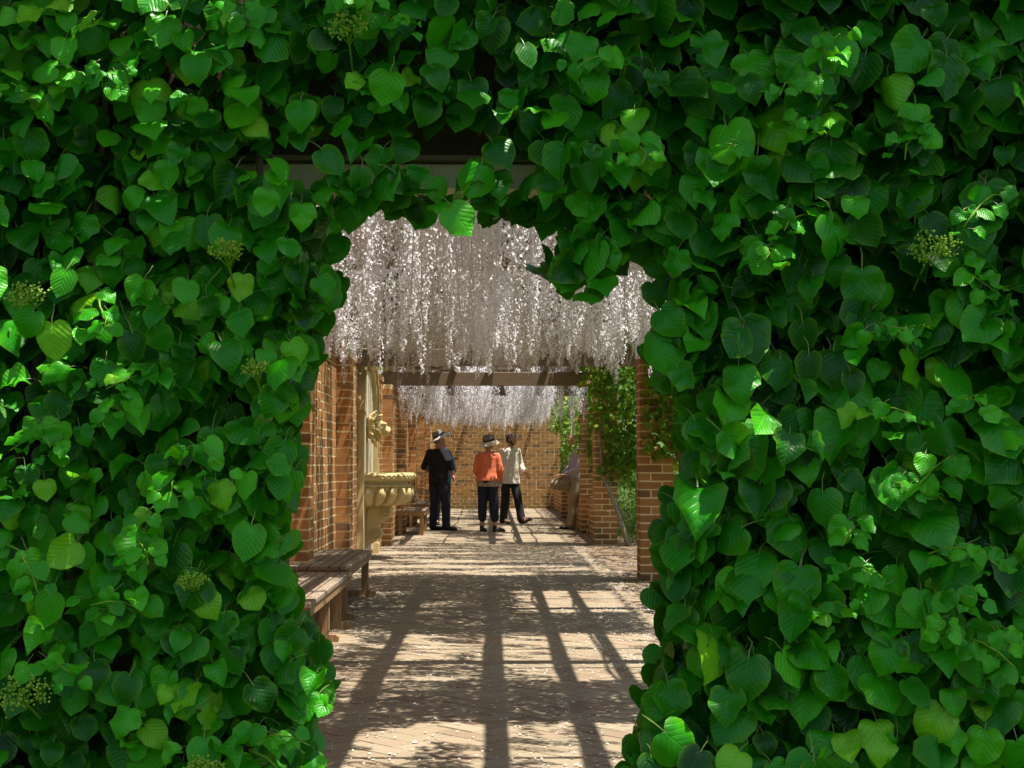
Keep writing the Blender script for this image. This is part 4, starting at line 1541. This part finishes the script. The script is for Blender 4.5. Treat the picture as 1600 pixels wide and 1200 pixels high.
# ------------------------------------------------------------------ small-leaf clouds
def cloud_mesh(name, pts, size, m, tones, aspect=.5, fold=.25, up=0.3, seed=1):
    """folded diamond leaves (two triangles pairs) at pts"""
    r = np.random.default_rng(seed)
    n = len(pts)
    P_ = np.asarray(pts, dtype=float)
    d = r.normal(size=(n, 3)); d[:, 2] -= .35
    d /= np.linalg.norm(d, axis=1, keepdims=True)
    nr = r.normal(size=(n, 3)); nr[:, 2] += up * 4
    sd = np.cross(d, nr); sd /= np.linalg.norm(sd, axis=1, keepdims=True) + 1e-9
    nn = np.cross(sd, d)
    sz = size * r.uniform(.6, 1.25, size=(n, 1))
    a = P_ - d * sz * .5; e = P_ + d * sz * .5
    l_ = P_ + sd * sz * aspect * .5 + nn * sz * fold * .3
    g = P_ - sd * sz * aspect * .5 + nn * sz * fold * .3
    V = np.stack([a, l_, e, g], axis=1).reshape(-1, 3)
    base = (np.arange(n) * 4)[:, None]
    F = np.concatenate([base + np.array([[0, 1, 2]]), base + np.array([[0, 2, 3]])])
    return np_mesh(name, V, F, m, {"tone": np.repeat(np.clip(tones, 0, 1), 4)}, None, smooth=False)


def cloud(name, pts, size, m, tones, parent, **kw):
    o = link(name, cloud_mesh(name, pts, size, m, np.asarray(tones), **kw), parent)
    o['kind'] = 'stuff'
    return o


# ------------------------------------------------------------------ wisteria over the pergola
def raceme_geo(seed):
    r = np.random.default_rng(seed)
    V, F, T = [], [], []
    n = 190
    cx = r.normal(0, .02, 2)
    for i in range(n):
        t = (i + r.random()) / n
        rad = (.062 * (1 - t) ** .8 + .009) * (0.72 if t < .06 else 1)
        a = r.uniform(0, 2 * PI)
        rr = rad * math.sqrt(r.uniform(.25, 1))
        c = np.array([rr * math.cos(a) + cx[0] * t * t, rr * math.sin(a) + cx[1] * t * t, -t])
        s = (.0185 * (1 - .55 * t) + .003) * r.uniform(.7, 1.2)
        k_ = np.array([math.cos(a) * .8, math.sin(a) * .8, .75]) + r.normal(0, .38, 3); k_ /= np.linalg.norm(k_)
        u = np.cross(k_, r.normal(size=3)); u /= np.linalg.norm(u)
        w = np.cross(k_, u)
        b0 = len(V)
        zs = np.array([1, 1, 2.2])    # z is scaled by the cluster's length (about .45)
        for p in (-u * s * .5, w * s * .55 + k_ * s * .25, u * s * .5, -w * s * .55 + k_ * s * .25):
            V.append(c + p * zs)
        F += [(b0, b0 + 1, b0 + 2), (b0, b0 + 2, b0 + 3)]
        tt = min(1, max(0, r.normal(.86, .16) - .25 * (t > .8)))
        T += [tt] * 4
    # rachis
    b0 = len(V)
    for i in range(4):
        t = i / 3
        for s_ in (-.003, .003): V.append(np.array([s_ + cx[0] * t * t, cx[1] * t * t, .06 - 1.03 * t])); T.append(.1)
    for i in range(3):
        F += [(b0 + 2 * i, b0 + 2 * i + 1, b0 + 2 * i + 3), (b0 + 2 * i, b0 + 2 * i + 3, b0 + 2 * i + 2)]
    return np.array(V), np.array(F), np.array(T)


RAC = [raceme_geo(i) for i in range(10)]
RAC_ME = [np_mesh('flower_cluster', V, F, M['flower'], {"tone": T}, None, smooth=False) for V, F, T in RAC]


RX = (-1.52, -0.55, 0.14, 0.82, 1.24, 1.57)


def canopy_cover(x, y):
    """1 where the roof is leafed over"""
    n = noise.noise(Vector((x * 1.9, y * 1.25, 4.4))) + .30 * noise.noise(Vector((x * 5.0, y * 3.6, 9.4)))
    v = n - .08
    v += .14 if y < 10.2 else (.85 if y < 15 else .14)
    if .25 < x <= 1.06 and (6.4 < y < 7.7 or 9.9 < y < 11.2): v += .40
    if 15.0 < y < 20.8:
        v = noise.noise(Vector((x * .45, y * 2.6, 4.4))) + .5 * noise.noise(Vector((x * 2.5, y * 4.1, 9.4))) + .12
    if x < -.8: v = noise.noise(Vector((x * 1.5, y * 6.0, 6.4))) + .5 * noise.noise(Vector((x * 5, y * 13, 2.4))) + .10
    if x > 1.06:
        open_ = (y < 6.4) or (7.7 < y < 9.9) or (11.3 < y < 13.3) or (21.6 < y < 24.2) or (24.7 < y < 27.4) or (28.0 < y < 30.8) or y > 31.5
        if not 15.0 < y < 20.8: v = -.7 if open_ else v + .45
    if x > 2.0: v = .4
    return v


random.seed(5)


def wisteria(label, y0, y1, dens, zlo, slope, hold, parts_from_near=True):
    t = empty('wisteria', (1.9, (y0 + y1) / 2, 0), label, 'wisteria')
    rac = []
    area = 3.3 * (y1 - y0)
    n = int(area * dens)
    for i in range(n):
        x = random.uniform(-1.55, 1.75); y = random.uniform(y0, y1)
        keep = hold(x, y) * (.78 + 1.9 * noise.noise(Vector((x * 2.7, y * .55, 2.2))))
        if random.random() > keep: continue
        zt = random.uniform(2.45, 2.74); zb = max(zlo, EYE + slope * y + (.006 * (y - 12) if 12 < y < 17 else 0)) + random.gauss(0, .085) - .10 * noise.noise(Vector((x * 3.1, y * .8, 5.5))) + (.06 if random.random() < .3 else 0) + .05 * noise.noise(Vector((x * 2, y * 2, 7)))
        ln = max(.25, zt - zb)
        s = random.uniform(.85, 1.25)
        m = Matrix.Translation((x, y, zt)) @ Matrix.Rotation(random.uniform(0, 2 * PI), 4, 'Z') @ Matrix.Diagonal((s, s, ln, 1))
        rac.append((y, m))
    rac.sort(key=lambda q: q[0])
    for y, m in rac[:300]: link('flower_cluster', RAC_ME[random.randrange(10)], t, m)
    rest_ = rac[300:]
    if rest_:
        mats = np.array([[list(r) for r in m] for _, m in rest_])
        which = np.array([random.randrange(10) for _ in rest_])
        Vs, Fs, Ts, off = [], [], [], 0
        for b_ in range(10):
            idx = np.nonzero(which == b_)[0]
            if not len(idx): continue
            V, F, T = RAC[b_]
            W = np.einsum('nij,vj->nvi', mats[idx][:, :3, :3], V) + mats[idx][:, None, :3, 3]
            Vs.append(W.reshape(-1, 3)); Fs.append((F[None] + (np.arange(len(idx)) * len(V))[:, None, None]).reshape(-1, 3) + off)
            Ts.append(np.tile(T, len(idx))); off += len(idx) * len(V)
        o = link('blossom', np_mesh('blossom', np.concatenate(Vs), np.concatenate(Fs), M['flower'], {"tone": np.concatenate(Ts)}, None, smooth=False), t)
        o['kind'] = 'stuff'
    print('racemes', label[:20], len(rac))
    pts, tn = [], []
    for i in range(int(area * 1900)):
        x = random.uniform(-1.9, 2.05); y = random.uniform(y0 - .2, y1 + .2)
        v = canopy_cover(x, y)
        if v < 0: continue
        for q_ in range(3 if v > .4 else 1):
            pts.append((x + q_ * random.uniform(-.06, .06), y + q_ * random.uniform(-.06, .06), random.uniform(2.77, 2.92))); tn.append(random.gauss(.45, .22))
    if y0 < 10:
        for i in range(5000):
            pts.append((random.uniform(-2.3, -1.6), random.uniform(6, 20), random.uniform(2.47, 3.0))); tn.append(random.gauss(.45, .22))
    cloud('foliage', pts, .075, M['wist_leaf'], tn, t, aspect=.42, up=.6)
    for k_ in range(6):
        x = random.uniform(-1.4, 1.6); pts = []
        for j in range(14):
            x = RX[k_] + random.uniform(-.03, .03)
            pts.append((x, y0 + (min(y1, 14.6 if y0 < 10 else 99) - y0) * j / 13, 2.80 + random.uniform(-.02, .08)))
        b = MB(); b.tube(pts, [.014] * 14, 6); b.build('cane', M['bark'], t, smooth=True)
    return t


def hold_near(x, y):
    if y > 14.6: return .03 if x < .9 else .0
    if x > 1.1: return .10 if (y < 6.4 or 7.7 < y < 9.9 or 11.3 < y < 13.3) else .5
    if x < -1.0: return .45 if y < 10.5 else .12
    return .80


def hold_far(x, y):
    if y < 22: return .45
    if x > 1.1: return .10
    if x < -1.0: return .22
    return .85


wa = wisteria('white wisteria hanging from the near half of the pergola in long flower clusters', 5.2, 17.2, 36, 1.96, .0745, hold_near)
wb = wisteria('white wisteria hanging behind the brown cross beams at the far end', 21.4, 37.6, 29, 1.95, .0292, hold_far)
# thin roof growth over the open middle bays
pts, tn = [], []
for i in range(30000):
    x = random.uniform(-1.75, 2.05); y = random.uniform(17.3, 21.3)
    if canopy_cover(x, y) < 0: continue
    pts.append((x, y, random.uniform(2.76, 2.95))); tn.append(random.gauss(.55, .22))
cloud('trailing_foliage', pts, .075, M['wist_leaf'], tn, wb, aspect=.42, up=.6)
b = MB(); b.tube([(-1.48, 10.2, 0), (-1.5, 10.25, .9), (-1.46, 10.15, 1.8), (-1.42, 10.2, 2.75)], [.05, .045, .04, .035], 8)
b.build('trunk', M['bark'], wa, smooth=True)
b = MB(); b.tube([(1.72, 31.55, 0), (1.62, 31.6, .9), (1.66, 31.5, 1.8), (1.5, 31.6, 2.8)], [.05, .045, .04, .035], 8)
b.build('trunk', M['bark'], wb, smooth=True)


# ------------------------------------------------------------------ creepers on the right-hand pillars
def lobed_geo(seed):
    r = random.Random(seed)
    ang = [-90, -52, -30, 0, 22, 50, 90, 130, 158, 180, 210, 232]
    rad = [.25, .36, .62, .42, .86, .46, 1.0, .46, .86, .42, .62, .36]
    V = [(0, -.12, .0)]
    for a, q_ in zip(ang, rad):
        q_ *= r.uniform(.88, 1.1) * .55
        x, y = q_ * math.cos(math.radians(a)), q_ * math.sin(math.radians(a))
        V.append((x, y, -.45 * (x * x + y * y) + .06 * math.sin(5 * x + seed)))
    V = [(x, -y, z) for x, y, z in V]
    n = len(ang)
    F = [(0, 1 + (i + 1) % n, 1 + i) for i in range(n)]
    V = np.array(V); F = np.array(F)
    return V, F, np.zeros((n + 1, 2)), np.zeros(n + 1)


LOB = [lobed_geo(i) for i in range(6)]
LOB_ME = {}


def creeper(label, loc, boxes, nparts, size, stems, seed, tone_mu=.45):
    random.seed(seed)
    t = empty('creeper', loc, label, 'creeper', 'creepers on the right-hand pillars')
    lv = []
    for (x0, x1, ya, yb, z0, z1, n, bias) in boxes:
        for i in range(n):
            x, y, z = random.uniform(x0, x1), random.uniform(ya, yb), random.uniform(z0, z1)
            if noise.noise(Vector((x * 4, y * 3, z * 4 + seed))) < -.28: continue
            lv.append((leaf_mat((x, y, z), size * random.uniform(.65, 1.25), random.gauss(.55, .45), random.gauss(0, .8), random.gauss(0, .6)), y, min(1, max(0, random.gauss(tone_mu + bias, .2)))))
    lv.sort(key=lambda q: q[1])
    for m, y, tone in lv[:nparts]:
        v = random.randrange(6); ti = round(tone * 7)
        if (v, ti) not in LOB_ME:
            V, F, uv, rim = LOB[v]
            LOB_ME[(v, ti)] = np_mesh('leaf', V, F, M['creeper'], {"tone": np.full(len(V), ti / 7)}, None)
        link('leaf', LOB_ME[(v, ti)], t, m)
    rs = lv[nparts:]
    if rs:
        V, F, at, uv = scatter(LOB, np.array([[list(r) for r in m] for m, _, _ in rs]), np.array([random.randrange(6) for _ in rs]), np.array([q[2] for q in rs]))
        o = link('foliage', np_mesh('foliage', V, F, M['creeper'], {"tone": at["tone"]}, None), t)
        o['kind'] = 'stuff'
    for pts, r0 in stems:
        b = MB(); b.tube(pts, [r0 * (1 - .5 * i / len(pts)) for i in range(len(pts))], 8); b.build('stem', M['bark'], t, smooth=True)


creeper('creeper with lobed leaves turning yellow on the nearest right pillar', (1.9, 14.5, 0),
        [(1.57, 2.3, 14.40, 14.68, 1.28, 2.60, 1050, .15), (1.92, 2.9, 14.3, 15.4, 1.0, 2.7, 900, 0), (1.40, 2.3, 14.2, 15.2, 2.42, 2.85, 260, .1)],
        290, .115, [([(2.1, 14.6, 0), (2.06, 14.62, .8), (1.98, 14.63, 1.6), (1.9, 14.65, 2.5)], .028)], 31)
creeper('thick green creeper cascading over the pillar in front of the low wall', (1.8, 21.0, 0),
        [(1.46, 2.4, 20.7, 21.15, 1.70, 2.85, 900, .12), (1.68, 2.4, 20.8, 21.16, 1.15, 1.8, 480, .05), (1.58, 2.3, 20.95, 21.16, .95, 1.3, 110, -.1), (1.95, 2.8, 20.8, 22.2, .85, 2.7, 1200, -.05), (1.30, 1.9, 20.6, 21.6, 2.35, 2.85, 300, .2), (1.90, 2.1, 21.6, 24.4, .9, 2.5, 500, -.15)],
        290, .115, [([(2.02, 20.98, -.02), (1.93, 20.95, .30), (1.80, 20.98, .68), (1.66, 21.05, 1.02), (1.62, 21.12, 1.6), (1.66, 21.12, 2.3)], .038),
                    ([(1.84, 20.97, .62), (1.93, 20.99, .50), (2.05, 21.0, .38)], .016), ([(1.74, 21.02, .80), (1.78, 21.05, 1.0), (1.80, 21.1, 1.3)], .014)], 32, .40)
creeper('creeper curtain with sunlit top hanging around the farthest pillars', (1.7, 27.5, 0),
        [(1.25, 1.95, 24.8, 31.0, 1.85, 2.65, 2200, .1), (1.50, 1.95, 24.2, 30.6, 1.35, 1.95, 1100, 0), (1.50, 1.9, 29.8, 31.2, .95, 1.6, 420, -.1), (1.66, 1.95, 24.0, 24.38, 1.1, 2.5, 420, -.1), (1.92, 2.3, 24, 37, .7, 2.6, 2600, -.1)],
        0, .11, [([(1.95, 27.9, 0), (1.93, 27.8, 1.2), (1.8, 27.7, 2.4)], .03)], 33)
creeper('leafy creeper spreading flat along the right edge of the pergola roof', (2.2, 22, 0),
        [(2.08, 3.1, 6.0, 38, 2.55, 2.95, 11000, 0)],
        0, .13, [([(2.2, 33.9, 0), (2.15, 33.8, 1.4), (2.1, 33.9, 2.7)], .035), ([(2.5, 10.9, 0), (2.4, 10.8, 1.4), (2.3, 10.9, 2.7)], .035)], 34)


# ------------------------------------------------------------------ garden beyond the right-hand side
def shrub(name, c, r, n, size, m, label, cat, seed, tone=.5, group=None, trunk=None):
    random.seed(seed)
    t = empty(name, (c[0], c[1], 0), label, cat, group)
    pts, tn = [], []
    lobes = [(Vector(c) + Vector((random.uniform(-.6, .6) * r[0], random.uniform(-.6, .6) * r[1], random.uniform(-.5, .6) * r[2])), random.uniform(.35, .6)) for _ in range(14)]
    while len(pts) < n:
        lc, lr = random.choice(lobes)
        d = Vector((random.gauss(0, 1), random.gauss(0, 1), random.gauss(0, 1))).normalized() * random.uniform(.55, 1) ** .5
        p = lc + Vector((d.x * r[0] * lr, d.y * r[1] * lr, d.z * r[2] * lr))
        if p.z < .03: continue
        pts.append(p); tn.append(random.gauss(tone, .2))
    cloud('crown', pts, size, m, tn, t, aspect=.55, seed=seed)
    for k_ in range(trunk[1] if trunk else 4):
        a = random.uniform(0, 2 * PI)
        b = MB()
        tr = trunk[0] if trunk else .02
        tip = Vector(c) + Vector((math.cos(a) * r[0] * .55, math.sin(a) * r[1] * .55, r[2] * .3))
        b0 = Vector((c[0], c[1], 0))
        fork = Vector((c[0], c[1], max(.1, c[2] - r[2] * .75)))
        b.tube([b0 + Vector((math.cos(a), math.sin(a), 0)) * tr * .4, fork, fork.lerp(tip, .5) + Vector((0, 0, .1)), tip], [tr, tr * .8, tr * .5, tr * .2], 8)
        b.build('trunk' if trunk else 'stem', M['bark'], t, smooth=True)
    return t


random.seed(3)
t = empty('low_hedge', (2.6, 22.6, 0), 'low dark green clipped hedge at the foot of the opening on the right', 'hedge')
pts = [(random.uniform(2.08, 3.0), random.uniform(21.7, 30), random.uniform(.0, .42)) for _ in range(16000)]
cloud('foliage', pts, .05, M['shrub'], [random.gauss(.2, .15) for _ in pts], t, aspect=.5)
for i in range(9):
    b = MB(); b.tube([(2.5, 22 + i, 0), (2.5 + random.uniform(-.1, .1), 22 + i, .3)], .015, 6); b.build('stem', M['bark'], t)
shrub('shrub', (2.85, 24.6, .95), (.8, 1.5, .95), 5200, .065, M['shrub'], 'sunlit yellow green shrub seen through the opening beside the vine stem', 'shrub', 41, .85)
shrub('shrub', (3.1, 18.2, 1.0), (.7, 1.2, 1.0), 4200, .065, M['shrub'], 'rounded shrub outside the wide gap between the right pillars', 'shrub', 42, .6)
shrub('shrub', (3.3, 29.5, 1.2), (.9, 2.2, 1.2), 5200, .07, M['shrub'], 'tall shrub behind the far low walls on the right', 'shrub', 43, .5)
shrub('shrub', (3.2, 12.0, 1.2), (.8, 1.7, 1.2), 4200, .07, M['shrub'], 'leafy shrub outside the nearest right pillar', 'shrub', 44, .5)
shrub('tree', (6.5, 27, 4.2), (2.6, 3.2, 2.6), 9000, .13, M['tree'], 'broad tree standing in the garden to the right of the walk', 'tree', 45, .5, None, (.16, 5))
shrub('tree', (5.5, 45, 4.4), (3.0, 3.0, 2.8), 9000, .14, M['tree'], 'tree rising behind the right end of the far brick wall', 'tree', 46, .55, None, (.18, 5))
shrub('tree', (-5.2, 14.5, 4.6), (2.8, 5.0, 2.8), 12000, .14, M['tree'], 'tree leaning over the left brick wall near the fountain', 'tree', 48, .5, None, (.17, 5))
shrub('tree', (-2.0, 47, 4.8), (3.2, 3.0, 3.0), 9000, .14, M['tree'], 'tree rising behind the left end of the far brick wall', 'tree', 47, .6, None, (.18, 5))

# ------------------------------------------------------------------ unseen near-side tree, its crown shaped to keep the arch in shade
random.seed(17)
t = empty('tree', (-3.4, .9, 0), 'unseen tree with a crown shaped to shade the near face of the leafy arch', 'tree')
pts, tn = [], []
while len(pts) < 8600:
    x = random.uniform(-3.6, 4.2); y = random.uniform(2.55, 3.75); z = random.uniform(3.6, 5.2)
    if z < 3.7 + .25 * abs(noise.noise(Vector((x, y, 2)))): continue
    n_ = noise.noise(Vector((x * 1.3, y * 1.3, z * 1.0 + 5))) + .5 * noise.noise(Vector((x * 3.1, y * 3.1, z * 2)))
    if n_ < -.30: continue
    u_ = x - .25 * z
    if y > 2.9 and (abs(u_ + 1.32) < .22 or abs(u_ + .37) < .09 or abs(u_ - .43) < .07 or abs(u_ + 1.85) < .10): continue  # slanted gaps cut in the crown to drop sun flecks on the arch
    pts.append((x, y, z)); tn.append(random.gauss(.45, .2))
cloud('crown', pts, .13, M['tree'], tn, t, aspect=.6, up=.6)
b = MB(); b.tube([(-3.4, .9, -.05), (-3.35, .95, 1.6), (-3.2, 1.1, 3.2), (-2.7, 1.4, 4.6)], [.20, .16, .14, .10], 10); b.build('trunk', M['bark'], t, smooth=True)
for k_ in range(6):
    b = MB(); b.tube([(-3.2, 1.1, 3.3), (-1.8 + k_ * .6, 2.4 + .2 * (k_ % 3), 4.1), (-.8 + k_ * .9, 2.9 + .25 * (k_ % 4), 4.6)], [.07, .05, .02], 7); b.build('bough', M['bark'], t, smooth=True)

# ------------------------------------------------------------------ fallen petals
r = np.random.default_rng(12)
PT = []
n = 0
for i in range(150000):
    x = r.uniform(-1.55, 2.1); y = 4.3 + 33.5 * r.random() ** 1.25
    dns = .085
    v = noise.noise(Vector((x * 1.7, y * 1.1, 1.2))) + .5 * noise.noise(Vector((x * 5, y * 4, 3.2)))
    dns += .10 * max(0, v)
    if .55 < x and 8.8 < y < 14.2: dns += 1.5 * max(0, v + .3) * min(1, (x - .55) * 1.6)
    if 14.5 < y < 21.5: dns += .25 * max(0, v + .25)
    if x > 1.3: dns += .22 * max(0, v + .2)
    if x < -1.1: dns += .12
    if r.random() < dns: PT.append((x, y))
P_ = np.array(PT); n = len(P_)
ang = r.uniform(0, 2 * PI, n); s = r.uniform(.005, .0125, n); z0 = np.where(P_[:, 0] > 1.36, .001, .0035) + r.uniform(0, .004, n)
ca, sa = np.cos(ang), np.sin(ang)
corn = [(-1.0, 0, 0), (0, -.65, .35), (1.0, 0, 0), (0, .65, .35)]
V = np.stack([np.stack([P_[:, 0] + s * (cx * ca - cy * sa), P_[:, 1] + s * (cx * sa + cy * ca), z0 + s * cz * r.uniform(.2, 1.3, n)], axis=1) for cx, cy, cz in corn], axis=1).reshape(-1, 3)
bi = (np.arange(n) * 4)[:, None]
F = np.concatenate([bi + np.array([[0, 1, 2]]), bi + np.array([[0, 2, 3]])])
o = link('fallen_petals', np_mesh('fallen_petals', V, F, M['petal'], {"tone": np.repeat(r.random(n), 4)}, None, smooth=False))
o['kind'] = 'stuff'
print('petals', n)
